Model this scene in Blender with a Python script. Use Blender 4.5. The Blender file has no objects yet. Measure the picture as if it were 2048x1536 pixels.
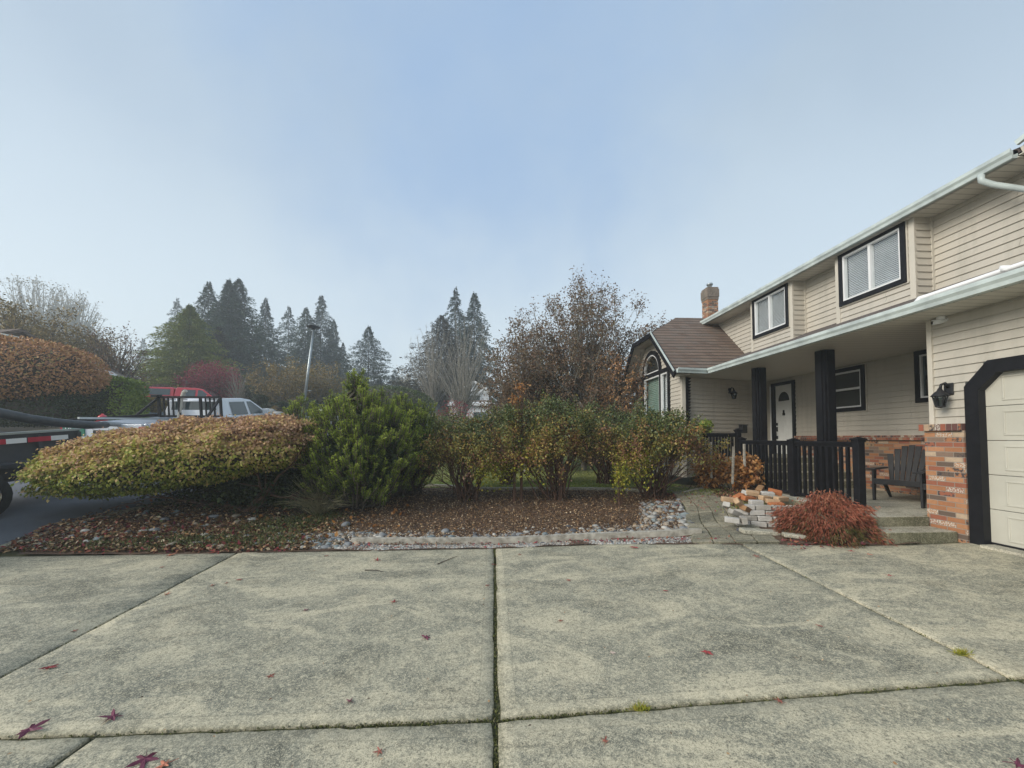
import bpy, math, random
import numpy as np
from mathutils import Vector, Matrix, noise as mnoise
R = math.radians
sc = bpy.context.scene
COL = sc.collection

# ------------------------------------------------------------ camera
F_PX, CX, CY, HCAM = 770., 1024., 849., 1.5
PITCH = math.atan(26/770.); YAW = math.atan(39/770.)
cam_d = bpy.data.cameras.new('camera'); cam = bpy.data.objects.new('camera', cam_d); COL.objects.link(cam)
cam_d.sensor_width = 36; cam_d.lens = 36*F_PX/2048.; cam_d.shift_y = (CY-768)/2048.; cam_d.clip_end = 3000; cam_d.clip_start = .05
cam.location = (0, 0, HCAM); cam.rotation_euler = (math.pi/2+PITCH, 0, -YAW)
sc.camera = cam

# ------------------------------------------------------------ world and sun
SUN_EL, SUN_AZ = R(28), R(246)      # azimuth clockwise from +Y
w = bpy.data.worlds.new('World'); sc.world = w; w.use_nodes = True
nt = w.node_tree; nt.nodes.clear()
def WN(t, **k):
    n = nt.nodes.new(t)
    for a, b in k.items(): setattr(n, a, b)
    return n
out = WN('ShaderNodeOutputWorld'); bg = WN('ShaderNodeBackground'); bg.inputs['Strength'].default_value = .1
sky = WN('ShaderNodeTexSky', sky_type='NISHITA', sun_disc=False, sun_elevation=SUN_EL, sun_rotation=SUN_AZ, dust_density=3.)
tc = WN('ShaderNodeTexCoord')
dot = WN('ShaderNodeVectorMath', operation='DOT_PRODUCT')
d0 = Vector((-.02, 1., 1.13)).normalized(); dot.inputs[1].default_value = d0
nz = WN('ShaderNodeTexNoise'); nz.inputs['Scale'].default_value = 2.6; nz.inputs['Detail'].default_value = 5; nz.inputs['Roughness'].default_value = .6; nz.inputs['Distortion'].default_value = .1
nz2 = WN('ShaderNodeTexNoise'); nz2.inputs['Scale'].default_value = 1.6; nz2.inputs['Detail'].default_value = 4
mr = WN('ShaderNodeMapRange'); mr.inputs['From Min'].default_value = .78; mr.inputs['From Max'].default_value = 1.06; mr.interpolation_type = 'SMOOTHSTEP'
sub = WN('ShaderNodeMath', operation='MULTIPLY_ADD'); sub.inputs[1].default_value = .36; sub.inputs[2].default_value = -.18
add = WN('ShaderNodeMath', operation='ADD')
L = nt.links.new
L(tc.outputs['Generated'], dot.inputs[0]); L(tc.outputs['Generated'], nz.inputs['Vector']); L(tc.outputs['Generated'], nz2.inputs['Vector'])
L(nz.outputs['Fac'], sub.inputs[0]); L(dot.outputs['Value'], add.inputs[0]); L(sub.outputs[0], add.inputs[1]); L(add.outputs[0], mr.inputs['Value'])
cl = WN('ShaderNodeMix', data_type='RGBA'); cl.inputs[7].default_value = (3.05, 3.6, 4.0, 1)
sz_w = WN('ShaderNodeSeparateXYZ'); L(tc.outputs['Generated'], sz_w.inputs[0]); er = WN('ShaderNodeMapRange'); er.inputs['From Min'].default_value = .02; er.inputs['From Max'].default_value = .72; er.interpolation_type = 'SMOOTHSTEP'; L(sz_w.outputs[2], er.inputs['Value'])
el = WN('ShaderNodeMix', data_type='RGBA'); el.inputs[6].default_value = (3.75, 4.22, 4.42, 1); el.inputs[7].default_value = (1.85, 2.35, 2.9, 1); L(er.outputs[0], el.inputs[0]); L(el.outputs[2], cl.inputs[6])
crm = WN('ShaderNodeMapRange'); crm.inputs['From Min'].default_value = .42; crm.inputs['From Max'].default_value = .75; crm.inputs['To Max'].default_value = .6
L(nz2.outputs['Fac'], crm.inputs['Value']); L(crm.outputs[0], cl.inputs[0])
# thin spot in the fog where blue sky shows
m1 = WN('ShaderNodeMix', data_type='RGBA'); m1.inputs[7].default_value = (1.42, 2.15, 3.3, 1)
fm = WN('ShaderNodeMath', operation='MULTIPLY'); fm.inputs[1].default_value = .8
L(mr.outputs[0], fm.inputs[0]); L(fm.outputs[0], m1.inputs[0]); L(cl.outputs[2], m1.inputs[6])
m2 = WN('ShaderNodeMix', data_type='RGBA'); m2.inputs[0].default_value = .88
L(sky.outputs[0], m2.inputs[6]); L(m1.outputs[2], m2.inputs[7]); L(m2.outputs[2], bg.inputs['Color']); L(bg.outputs[0], out.inputs['Surface'])

sun_d = bpy.data.lights.new('sun', 'SUN'); sun_d.energy = 1.5; sun_d.angle = R(30); sun_d.color = (1., .94, .83)
sun = bpy.data.objects.new('sun', sun_d); COL.objects.link(sun)
sd = Vector((math.sin(SUN_AZ)*math.cos(SUN_EL), math.cos(SUN_AZ)*math.cos(SUN_EL), math.sin(SUN_EL)))
sun.rotation_euler = (-sd).to_track_quat('-Z', 'Y').to_euler()
vs = sc.view_settings; vs.view_transform = 'Standard'; vs.look = 'None'; vs.gamma = 1; vs.use_curve_mapping = False; vs.exposure = 1.25
sc.cycles.volume_bounces = 2; sc.cycles.max_bounces = 7; sc.cycles.diffuse_bounces = 5; sc.cycles.transparent_max_bounces = 8

# ------------------------------------------------------------ helpers
_fw = Vector((math.sin(YAW)*math.cos(PITCH), math.cos(YAW)*math.cos(PITCH), math.sin(PITCH)))
_rt = Vector((math.cos(YAW), -math.sin(YAW), 0)); _up = _rt.cross(_fw)
def ray(x, y): return _fw + _rt*((x-CX)/F_PX) + _up*((CY-y)/F_PX)
def at(x, y, Y):
    r = ray(x, y); t = Y/r.y; return Vector((0, 0, HCAM)) + r*t
def atz(x, y, z=0):
    r = ray(x, y); t = (z-HCAM)/r.z; return Vector((0, 0, HCAM)) + r*t
def sstep(a, b, x):
    t = min(1, max(0, (x-a)/(b-a))); return t*t*(3-2*t)
def H(X, Y):
    drive = .04*max(0., X)
    street = .25+.12*(Y-6.3)
    street = max(0, street)*sstep(4.9, 6.0, Y) if Y < 90 else .25+.12*83.7
    street += .035*max(0, min(Y, 30)-12)
    lawn = drive*(1-sstep(5., 9, Y)) + .3*sstep(5.1, 8.6, Y)*(1-.0) + .085*max(0, min(Y, 90)-13)
    lawn += .16*math.exp(-((X-4.7)**2/1.2+(Y-7.0)**2/2.2))
    bl = sstep(-3.0, -6.4, X)
    if Y < 4.6: bl *= 1
    return lawn*(1-bl)+street*bl if X > -6.4 else street

def tag(o, label=None, cat=None, group=None, kind=None):
    if label: o['label'] = label
    if cat: o['category'] = cat
    if group: o['group'] = group
    if kind: o['kind'] = kind
    return o
def thing(name, loc, label, cat, group=None, rz=0):
    o = bpy.data.objects.new(name, None); COL.objects.link(o); o.location = loc; o.rotation_euler = (0, 0, rz)
    o.empty_display_size = .2
    return tag(o, label, cat, group)
def copy_tree(o, parent=None):
    c = o.copy(); COL.objects.link(c)
    if parent: c.parent = parent
    for ch in list(o.children): copy_tree(ch, c)
    return c

class MB:
    def __init__(s): s.v = []; s.f = []; s.m = []
    def poly(s, pts, mi=0):
        n = len(s.v); s.v += [tuple(p) for p in pts]; s.f.append(tuple(range(n, n+len(pts)))); s.m.append(mi); return s
    def hexa(s, p, mi=0):   # 8 pts: bottom 4 (ccw), top 4
        n = len(s.v); s.v += [tuple(q) for q in p]
        for f in ((3, 2, 1, 0), (4, 5, 6, 7), (0, 1, 5, 4), (1, 2, 6, 5), (2, 3, 7, 6), (3, 0, 4, 7)):
            s.f.append(tuple(n+i for i in f)); s.m.append(mi)
        return s
    def box(s, x0, x1, y0, y1, z0, z1, mi=0):
        return s.hexa([(x0, y0, z0), (x1, y0, z0), (x1, y1, z0), (x0, y1, z0), (x0, y0, z1), (x1, y0, z1), (x1, y1, z1), (x0, y1, z1)], mi)
    def beam(s, a, b, w, h, mi=0, up=(0, 0, 1)):
        a = Vector(a); b = Vector(b); d = (b-a).normalized(); u = Vector(up)
        sd_ = d.cross(u)
        if sd_.length < 1e-4: sd_ = d.cross(Vector((1, 0, 0)))
        sd_.normalize(); u = sd_.cross(d)
        sd_ *= w/2; u *= h/2
        return s.hexa([a-sd_-u, a+sd_-u, b+sd_-u, b-sd_-u, a-sd_+u, a+sd_+u, b+sd_+u, b-sd_+u], mi)
    def tube(s, pts, rad, n=6, mi=0, cap=True):
        pts = [Vector(p) for p in pts]
        if not hasattr(rad, '__len__'): rad = [rad]*len(pts)
        base = len(s.v); ref = None
        for i, p in enumerate(pts):
            d = (pts[min(i+1, len(pts)-1)]-pts[max(i-1, 0)]).normalized()
            if ref is None: ref = d.orthogonal().normalized()
            ref = (ref-d*ref.dot(d)).normalized(); q = d.cross(ref)
            for k in range(n):
                a = 2*math.pi*k/n; s.v.append(tuple(p+(ref*math.cos(a)+q*math.sin(a))*rad[i]))
        for i in range(len(pts)-1):
            for k in range(n):
                s.f.append((base+i*n+k, base+i*n+(k+1) % n, base+(i+1)*n+(k+1) % n, base+(i+1)*n+k)); s.m.append(mi)
        if cap:
            s.f.append(tuple(base+k for k in range(n))[::-1]); s.m.append(mi)
            s.f.append(tuple(base+(len(pts)-1)*n+k for k in range(n))); s.m.append(mi)
        return s
    def prism(s, prof, fn, d0, d1, mi=0):
        """prof: 2D pts; fn(u,v,d)->3D"""
        n = len(s.v); k = len(prof)
        s.v += [tuple(fn(u, v, d0)) for u, v in prof]+[tuple(fn(u, v, d1)) for u, v in prof]
        s.f.append(tuple(range(n, n+k))[::-1]); s.f.append(tuple(range(n+k, n+2*k))); s.m += [mi, mi]
        for i in range(k):
            j = (i+1) % k; s.f.append((n+i, n+j, n+k+j, n+k+i)); s.m.append(mi)
        return s
    def lathe(s, c, prof, n=16, mi=0):
        c = Vector(c); base = len(s.v)
        for r_, z in prof:
            for k in range(n):
                a = 2*math.pi*k/n; s.v.append((c.x+r_*math.cos(a), c.y+r_*math.sin(a), c.z+z))
        for i in range(len(prof)-1):
            for k in range(n):
                s.f.append((base+i*n+k, base+i*n+(k+1) % n, base+(i+1)*n+(k+1) % n, base+(i+1)*n+k)); s.m.append(mi)
        return s
    def build(s, name, mat, parent=None, smooth=False, bevel=0, loc=None, merge=False):
        me = bpy.data.meshes.new(name); me.from_pydata(s.v, [], s.f)
        for m in (mat if isinstance(mat, (list, tuple)) else [mat]): me.materials.append(m)
        if any(s.m): me.polygons.foreach_set('material_index', s.m)
        me.validate()
        if smooth: me.polygons.foreach_set('use_smooth', [True]*len(me.polygons))
        import bmesh
        bm = bmesh.new(); bm.from_mesh(me); bmesh.ops.recalc_face_normals(bm, faces=bm.faces); bm.to_mesh(me); bm.free()
        o = bpy.data.objects.new(name, me); COL.objects.link(o)
        if loc is not None: o.location = loc
        if parent is not None:
            o.parent = parent
        if bevel:
            b = o.modifiers.new('bevel', 'BEVEL'); b.width = bevel; b.segments = 2; b.limit_method = 'ANGLE'
        return o
def np_mesh(name, V, F, mat, parent=None, tint=None, smooth=False):
    """V (n,3) F (m,k) uniform k"""
    me = bpy.data.meshes.new(name); m, k = F.shape
    me.vertices.add(len(V)); me.vertices.foreach_set('co', V.astype(np.float32).ravel())
    me.loops.add(m*k); me.loops.foreach_set('vertex_index', F.astype(np.int32).ravel())
    me.polygons.add(m); me.polygons.foreach_set('loop_start', np.arange(0, m*k, k, dtype=np.int32))
    me.update(calc_edges=True)
    if smooth: me.polygons.foreach_set('use_smooth', np.ones(m, bool))
    if tint is not None:
        a = me.attributes.new('tint', 'FLOAT', 'FACE'); a.data.foreach_set('value', np.clip(tint, 0, 1).astype(np.float32))
    me.materials.append(mat)
    o = bpy.data.objects.new(name, me); COL.objects.link(o)
    if parent is not None: o.parent = parent
    return o

# ------------------------------------------------------------ materials
MATS = {}
class NT:
    def __init__(s, name):
        s.mat = bpy.data.materials.new(name); s.mat.use_nodes = True; s.t = s.mat.node_tree; s.t.nodes.clear()
        s.out = s.n('ShaderNodeOutputMaterial'); s.b = s.n('ShaderNodeBsdfPrincipled'); s.l(s.b.outputs[0], s.out.inputs[0])
        s.tc = s.n('ShaderNodeTexCoord')
    def n(s, t, **k):
        x = s.t.nodes.new(t)
        for a, b in k.items(): setattr(x, a, b)
        return x
    def l(s, a, b): s.t.links.new(a, b)
    def math(s, op, a, b=None, c=None):
        m = s.n('ShaderNodeMath', operation=op)
        for i, v in enumerate((a, b, c)):
            if v is None: continue
            if isinstance(v, (int, float)): m.inputs[i].default_value = v
            else: s.l(v, m.inputs[i])
        return m.outputs[0]
    def noise(s, scale, detail=4, rough=.55, vec=None, dist=0):
        x = s.n('ShaderNodeTexNoise'); x.inputs['Scale'].default_value = scale; x.inputs['Detail'].default_value = detail
        x.inputs['Roughness'].default_value = rough; x.inputs['Distortion'].default_value = dist
        s.l(vec if vec is not None else s.tc.outputs['Object'], x.inputs['Vector']); return x.outputs['Fac']
    def rng(s, v, a, b, c=0., d=1.):
        m = s.n('ShaderNodeMapRange'); s.l(v, m.inputs['Value'])
        for k, q in zip(('From Min', 'From Max', 'To Min', 'To Max'), (a, b, c, d)): m.inputs[k].default_value = q
        return m.outputs[0]
    def ramp(s, v, stops, const=False):
        r = s.n('ShaderNodeValToRGB'); e = r.color_ramp
        if const: e.interpolation = 'CONSTANT'
        while len(e.elements) > 1: e.elements.remove(e.elements[-1])
        e.elements[0].position = stops[0][0]; e.elements[0].color = (*stops[0][1], 1)
        for p, c in stops[1:]:
            q = e.elements.new(p); q.color = (*c, 1)
        s.l(v, r.inputs[0]); return r.outputs[0]
    def mix(s, f, a, b, mode='MIX'):
        m = s.n('ShaderNodeMix', data_type='RGBA', blend_type=mode)
        for i, v in ((0, f), (6, a), (7, b)):
            if isinstance(v, (int, float)): m.inputs[i].default_value = v
            elif isinstance(v, tuple): m.inputs[i].default_value = (*v, 1)
            else: s.l(v, m.inputs[i])
        return m.outputs[2]
    def bump(s, v, strength=.5, dist=.01):
        b = s.n('ShaderNodeBump'); b.inputs['Strength'].default_value = strength; b.inputs['Distance'].default_value = dist
        s.l(v, b.inputs['Height']); s.l(b.outputs[0], s.b.inputs['Normal'])
    def base(s, v):
        if isinstance(v, tuple): s.b.inputs['Base Color'].default_value = (*v, 1)
        else: s.l(v, s.b.inputs['Base Color'])
    def set(s, **k):
        for a, b in k.items(): s.b.inputs[a.replace('_', ' ')].default_value = b
def pm(name, c1, c2=None, scale=6, rough=.6, bump=0, bscale=60, metal=0, spec=.4, coat=0):
    if name in MATS: return MATS[name]
    s = NT(name); c2 = c2 or tuple(x*.8 for x in c1)
    s.base(s.mix(s.rng(s.noise(scale, 6), .35, .65), c1, c2)); s.set(Roughness=rough, Metallic=metal, Specular_IOR_Level=spec)
    if coat: s.set(Coat_Weight=coat)
    if bump: s.bump(s.noise(bscale, 5), bump, .01)
    MATS[name] = s.mat; return s.mat
def fol(name, stops, rough=.6, trans=0., spec=.25):
    s = NT(name); a = s.n('ShaderNodeAttribute', attribute_name='tint')
    n = len(stops); c = s.ramp(a.outputs['Fac'], [(i/(n-1), q) for i, q in enumerate(stops)])
    s.base(c); s.set(Roughness=rough, Specular_IOR_Level=spec)
    if trans:
        t = s.n('ShaderNodeBsdfTranslucent'); s.l(c, t.inputs[0]); m = s.n('ShaderNodeMixShader'); m.inputs[0].default_value = trans
        s.l(s.b.outputs[0], m.inputs[1]); s.l(t.outputs[0], m.inputs[2]); s.l(m.outputs[0], s.out.inputs[0])
    MATS[name] = s.mat; return s.mat

def mk_siding():
    s = NT('vinyl siding'); mp = s.n('ShaderNodeMapping'); mp.inputs['Scale'].default_value = (5, 5, .45); s.l(s.tc.outputs['Object'], mp.inputs[0])
    st = s.noise(1.6, 6, .6, mp.outputs[0]); a = s.noise(1.1, 4); sx = s.n('ShaderNodeSeparateXYZ'); s.l(s.tc.outputs['Object'], sx.inputs[0])
    row = s.math('FLOOR', s.math('MULTIPLY', sx.outputs[2], 1/.105)); wn = s.n('ShaderNodeTexWhiteNoise', noise_dimensions='1D'); s.l(row, wn.inputs['W'])
    u = s.math('FRACT', s.math('ADD', s.math('MULTIPLY', s.math('ADD', sx.outputs[0], sx.outputs[1]), .28), s.math('MULTIPLY', s.math('ROUND', s.math('MULTIPLY', wn.outputs['Value'], 3.)), .31)))
    c = s.mix(s.rng(a, .35, .65), (.50, .462, .40), (.455, .425, .37)); c = s.mix(s.math('MULTIPLY', wn.outputs['Value'], .12), c, (.40, .36, .30))
    c = s.mix(s.rng(st, .50, .72, 0, .38), c, (.30, .285, .24)); c = s.mix(s.math('MULTIPLY', s.math('LESS_THAN', u, .0022), .55), c, (.18, .16, .13))
    s.base(c); s.set(Roughness=.5); s.bump(s.noise(90, 4), .12, .01); return s.mat
M_side = mk_siding()
M_trim = pm('pale trim', (.56, .52, .45), (.51, .475, .41), 2, .45)
M_soff = None
def mk_soffit():
    s = NT('vented soffit'); sx = s.n('ShaderNodeSeparateXYZ'); s.l(s.tc.outputs['Object'], sx.inputs[0])
    f = s.math('FRACT', s.math('MULTIPLY', sx.outputs[1], 9.))
    g = s.math('LESS_THAN', f, .12)
    s.base(s.mix(g, (.54, .52, .46), (.3, .29, .26))); s.set(Roughness=.5); s.bump(f, .2, .01); return s.mat
M_soff = mk_soffit()
M_gut = pm('gutter paint', (.55, .62, .61), (.38, .43, .43), 4, .35, .05, 20)
M_black = pm('black paint', (.007, .007, .009), (.012, .012, .015), 8, .5, .1, 50, 0, .18)
M_char = pm('charcoal plastic', (.017, .017, .019), (.026, .026, .029), 5, .5, .15, 80, 0, .25)
M_white = pm('white paint', (.74, .75, .76), (.68, .69, .70), 4, .4)
M_door = pm('door white', (.66, .67, .66), (.60, .61, .60), 4, .35)
M_garage = pm('garage cream', (.50, .485, .42), (.455, .44, .38), 3, .5, .08, 120)
M_dark = pm('dark interior', (.02, .022, .022), (.035, .037, .035), 1.5, .9)
M_blind = pm('blind slat', (.58, .60, .63), (.50, .52, .55), 3, .5)
M_curtg = pm('green blind', (.19, .28, .245), (.24, .33, .29), 3, .7)
M_wood = pm('weathered timber', (.46, .43, .37), (.24, .22, .185), 12, .85, .5, 40)
M_barkn = pm('bark', (.11, .09, .07), (.055, .045, .035), 12, .9, .5, 40)
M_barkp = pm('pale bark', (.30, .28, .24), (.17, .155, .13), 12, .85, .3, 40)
M_twig = pm('reddish twig', (.13, .065, .045), (.085, .055, .035), 20, .85)
M_gmetal = pm('galvanised steel', (.42, .46, .48), (.34, .38, .40), 5, .4, 0, 60, .7)
def mk_glass(name, tint=(.9, .95, .93), refl=1.0):
    s = NT(name); tr = s.n('ShaderNodeBsdfTransparent'); tr.inputs[0].default_value = (*tint, 1)
    gl = s.n('ShaderNodeBsdfGlossy'); gl.inputs['Roughness'].default_value = .02; gl.inputs[0].default_value = (.9, .95, 1, 1)
    ge = s.n('ShaderNodeNewGeometry'); dt = s.n('ShaderNodeVectorMath', operation='DOT_PRODUCT'); s.l(ge.outputs['Normal'], dt.inputs[0]); s.l(ge.outputs['Incoming'], dt.inputs[1])
    fr = s.math('MULTIPLY_ADD', s.math('POWER', s.math('SUBTRACT', 1., s.math('ABSOLUTE', dt.outputs['Value'])), 5.), .92, .07)
    m = s.n('ShaderNodeMixShader'); s.l(s.math('MULTIPLY', fr, refl), m.inputs[0]); s.l(tr.outputs[0], m.inputs[1]); s.l(gl.outputs[0], m.inputs[2])
    s.l(m.outputs[0], s.out.inputs[0]); s.t.nodes.remove(s.b); return s.mat
M_glass = mk_glass('window glass', (.96, .98, .97)); M_glass2 = mk_glass('dark glass', (.25, .3, .3), 1.2)

def mk_brick(name, bw=.19, bh=.0625, soldier=False):
    s = NT(name); sx = s.n('ShaderNodeSeparateXYZ'); s.l(s.tc.outputs['Object'], sx.inputs[0])
    u = s.math('ADD', sx.outputs[0], sx.outputs[1]); v = sx.outputs[2]
    if soldier: bw, bh = .062, .5
    rv = s.math('MULTIPLY', v, 1/bh); row = s.math('FLOOR', rv)
    uo = s.math('ADD', s.math('MULTIPLY', u, 1/bw), s.math('MULTIPLY', s.math('FLOORED_MODULO', row, 2.), .5)); col = s.math('FLOOR', uo)
    cb = s.n('ShaderNodeCombineXYZ'); s.l(col, cb.inputs[0]); s.l(row, cb.inputs[1])
    wn = s.n('ShaderNodeTexWhiteNoise'); s.l(cb.outputs[0], wn.inputs[0])
    wn2 = s.n('ShaderNodeTexWhiteNoise', noise_dimensions='4D'); s.l(cb.outputs[0], wn2.inputs[0]); wn2.inputs['W'].default_value = 3.3
    stops = [(0, (.36, .155, .07)), (.2, (.42, .20, .095)), (.42, (.30, .10, .055)), (.56, (.40, .26, .14)), (.66, (.12, .085, .065)), (.78, (.46, .22, .11)), (.88, (.22, .15, .11)), (.94, (.48, .36, .25))]
    if soldier: stops = [(0, (.30, .09, .05)), (.3, (.22, .07, .045)), (.55, (.38, .15, .08)), (.75, (.12, .05, .045)), (.88, (.42, .30, .2))]
    c = s.ramp(wn.outputs['Value'], stops, True)
    n1 = s.noise(26, 4); n2 = s.noise(70, 3)
    c = s.mix(s.rng(n1, .3, .7, 0, .5), c, s.mix(.5, c, (.12, .07, .05)))
    sm = s.math('MULTIPLY', s.math('GREATER_THAN', wn2.outputs['Value'], .89), s.rng(n2, .46, .56))
    c = s.mix(sm, c, (.52, .47, .40))
    dk = s.math('MULTIPLY', s.math('LESS_THAN', wn2.outputs['Value'], .22), s.rng(n1, .5, .56))
    c = s.mix(dk, c, (.06, .05, .05))
    fu = s.math('FRACT', uo); fv = s.math('FRACT', rv)
    mw = .045 if not soldier else .1; mh = .15 if not soldier else .02
    wob = s.math('MULTIPLY', s.math('SUBTRACT', n2, .5), .08)
    mort = s.math('MAXIMUM', s.math('LESS_THAN', s.math('ADD', fu, wob), mw), s.math('LESS_THAN', s.math('ADD', fv, wob), mh))
    c = s.mix(mort, c, (.27, .23, .19)); s.base(c); s.set(Roughness=.85)
    hgt = s.math('ADD', s.math('MULTIPLY', s.math('SUBTRACT', 1., mort), 1.), s.math('MULTIPLY', n2, .35)); s.bump(hgt, .9, .012); return s.mat
M_brick = mk_brick('clinker brick'); M_sold = mk_brick('soldier brick', soldier=True)

def mk_shingle(name, c1, c2, c3, rh=.13):
    s = NT(name); sx = s.n('ShaderNodeSeparateXYZ'); s.l(s.tc.outputs['Object'], sx.inputs[0])
    u = s.math('ADD', sx.outputs[0], sx.outputs[1]); rv = s.math('MULTIPLY', sx.outputs[2], 1/rh); row = s.math('FLOOR', rv)
    off = s.n('ShaderNodeTexWhiteNoise', noise_dimensions='1D'); s.l(row, off.inputs['W'])
    uo = s.math('ADD', s.math('MULTIPLY', u, 4.2), s.math('MULTIPLY', off.outputs['Value'], 3.)); col = s.math('FLOOR', uo)
    cb = s.n('ShaderNodeCombineXYZ'); s.l(col, cb.inputs[0]); s.l(row, cb.inputs[1]); wn = s.n('ShaderNodeTexWhiteNoise'); s.l(cb.outputs[0], wn.inputs[0])
    c = s.ramp(wn.outputs['Value'], [(0, c1), (.5, c2), (1, c3)])
    c = s.mix(s.rng(s.noise(120, 2), .35, .65, 0, .35), c, (.05, .045, .045))
    fv = s.math('FRACT', rv); edge = s.math('LESS_THAN', fv, .26)  # dark band along each course, its shadow line put into the colour
    c = s.mix(s.math('MULTIPLY', edge, .8), c, (.03, .022, .02))
    s.base(c); s.set(Roughness=.9); s.bump(s.math('ADD', s.math('MULTIPLY', s.math('SUBTRACT', 1., fv), 1.), s.math('MULTIPLY', s.noise(90, 2), .3)), .8, .02); return s.mat
M_shingle = mk_shingle('brown shingle', (.14, .095, .07), (.20, .14, .105), (.16, .125, .10), .10)
M_shingle2 = mk_shingle('weathered shingle', (.11, .085, .075), (.15, .12, .11), (.13, .115, .10), .07)
M_shgrey = mk_shingle('grey brown shingle', (.20, .16, .14), (.26, .21, .18), (.23, .20, .18), .13)

def mk_concrete(name, c_lo, c_mid, c_hi, stain=(.07, .075, .06), drive=False):
    s = NT(name); rm = s.n('ShaderNodeMapping'); rm.inputs['Rotation'].default_value = (.61, .43, .77); rm.inputs['Location'].default_value = (.3, .7, .2); s.l(s.tc.outputs['Object'], rm.inputs[0]); rv = rm.outputs[0]
    a = s.noise(.75, 8, .68, rv, .6); b = s.noise(3.6, 9, .72, rv, .5); f = s.noise(150, 2, .6, rv); g = s.noise(19, 9, .75, rv, .4); k = s.noise(60, 4, .7, rv, .3)
    sep = s.n('ShaderNodeMapping'); sep.inputs['Scale'].default_value = (.8, 1.7, 1); sep.inputs['Rotation'].default_value = (.5, .3, .35); s.l(s.tc.outputs['Object'], sep.inputs[0])
    st = s.noise(1.3, 9, .72, sep.outputs[0], 1.0)
    c = s.ramp(s.math('ADD', s.math('MULTIPLY', a, .35), s.math('MULTIPLY', b, .65)), [(.38, c_lo), (.5, c_mid), (.62, c_hi)])
    c = s.mix(s.rng(st, .51, .60, 0, .8), c, tuple(min(1, x*1.25) for x in c_hi[:3]))
    c = s.mix(s.rng(st, .47, .36, 0, .7), c, stain)
    c = s.mix(s.rng(g, .50, .62, 0, .55), c, tuple(x*.52 for x in c_mid)); c = s.mix(s.rng(g, .48, .38, 0, .5), c, tuple(x*1.3 for x in c_hi))
    c = s.mix(s.rng(k, .54, .62, 0, .6), c, tuple(x*1.45 for x in c_hi)); c = s.mix(s.rng(k, .45, .37, 0, .6), c, tuple(x*.45 for x in c_lo))
    c = s.mix(s.rng(f, .54, .64, 0, .5), c, tuple(x*1.5 for x in c_hi)); c = s.mix(s.rng(f, .45, .36, 0, .5), c, (.06, .058, .045))
    if drive:
        sx = s.n('ShaderNodeSeparateXYZ'); s.l(s.tc.outputs['Object'], sx.inputs[0]); wob = s.math('MULTIPLY', s.math('SUBTRACT', b, .5), .05)
        dx = s.math('ADD', s.math('ABSOLUTE', s.math('SUBTRACT', sx.outputs[0], .03)), wob); dy = s.math('ADD', s.math('ABSOLUTE', s.math('SUBTRACT', sx.outputs[1], 2.10)), wob); d = s.math('MINIMUM', dx, dy)
        band = s.math('LESS_THAN', d, .105); c = s.mix(s.math('MULTIPLY', band, .16), c, tuple(x*1.25 for x in c_hi))
        ln = s.math('MULTIPLY', s.math('GREATER_THAN', d, .10), s.math('LESS_THAN', d, .109)); c = s.mix(s.math('MULTIPLY', ln, .22), c, stain)
        dirt = s.rng(d, .0, .05, .75, 0.); c = s.mix(s.math('MULTIPLY', dirt, s.rng(g, .35, .6)), c, (.07, .07, .035))
    s.base(c); s.set(Roughness=.88, Specular_IOR_Level=.3); s.bump(s.math('ADD', f, s.math('ADD', s.math('MULTIPLY', g, .8), s.math('MULTIPLY', k, .4))), .4, .006); return s.mat
M_conc = mk_concrete('driveway concrete', (.17, .175, .145), (.30, .29, .225), (.455, .41, .295), drive=True)
M_step = mk_concrete('step concrete', (.26, .245, .19), (.36, .34, .27), (.46, .43, .35), (.12, .12, .08))
M_riser = mk_concrete('mossy shaded riser concrete', (.09, .09, .055), (.16, .155, .10), (.24, .225, .16), (.05, .055, .03))  # moss stain plus painted shade, sets risers off from the treads
M_paver = mk_concrete('old paver', (.13, .125, .09), (.21, .195, .14), (.29, .265, .20))
def mk_asphalt():
    s = NT('asphalt'); f = s.noise(120, 3, .7); a = s.noise(1.2, 5)
    c = s.mix(s.rng(a, .35, .65), (.085, .095, .115), (.12, .13, .15)); c = s.mix(s.rng(f, .55, .7, 0, .6), c, (.22, .22, .22)); s.base(c); s.set(Roughness=.8); s.bump(f, .5, .006); return s.mat
M_asph = mk_asphalt()
def mk_soil(name, cols, sc_=40):
    s = NT(name); a = s.noise(sc_, 5, .7); b = s.noise(2.0, 5)
    c = s.ramp(s.math('ADD', s.math('MULTIPLY', a, .7), s.math('MULTIPLY', b, .3)), [(.35+i*.3/(len(cols)-1), q) for i, q in enumerate(cols)])
    s.base(c); s.set(Roughness=.95); s.bump(a, 1., .02); return s.mat
M_mulch = mk_soil('mulch', [(.045, .028, .02), (.10, .06, .038), (.17, .105, .06)])
M_grass = mk_soil('lawn turf', [(.09, .11, .025), (.16, .185, .05), (.24, .23, .09)], 22)
M_earth = mk_soil('field ground', [(.07, .075, .03), (.12, .12, .06), (.17, .15, .09)], 3)
M_joint = mk_soil('joint moss', [(.03, .03, .02), (.07, .075, .03), (.16, .15, .08)], 45)

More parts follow.
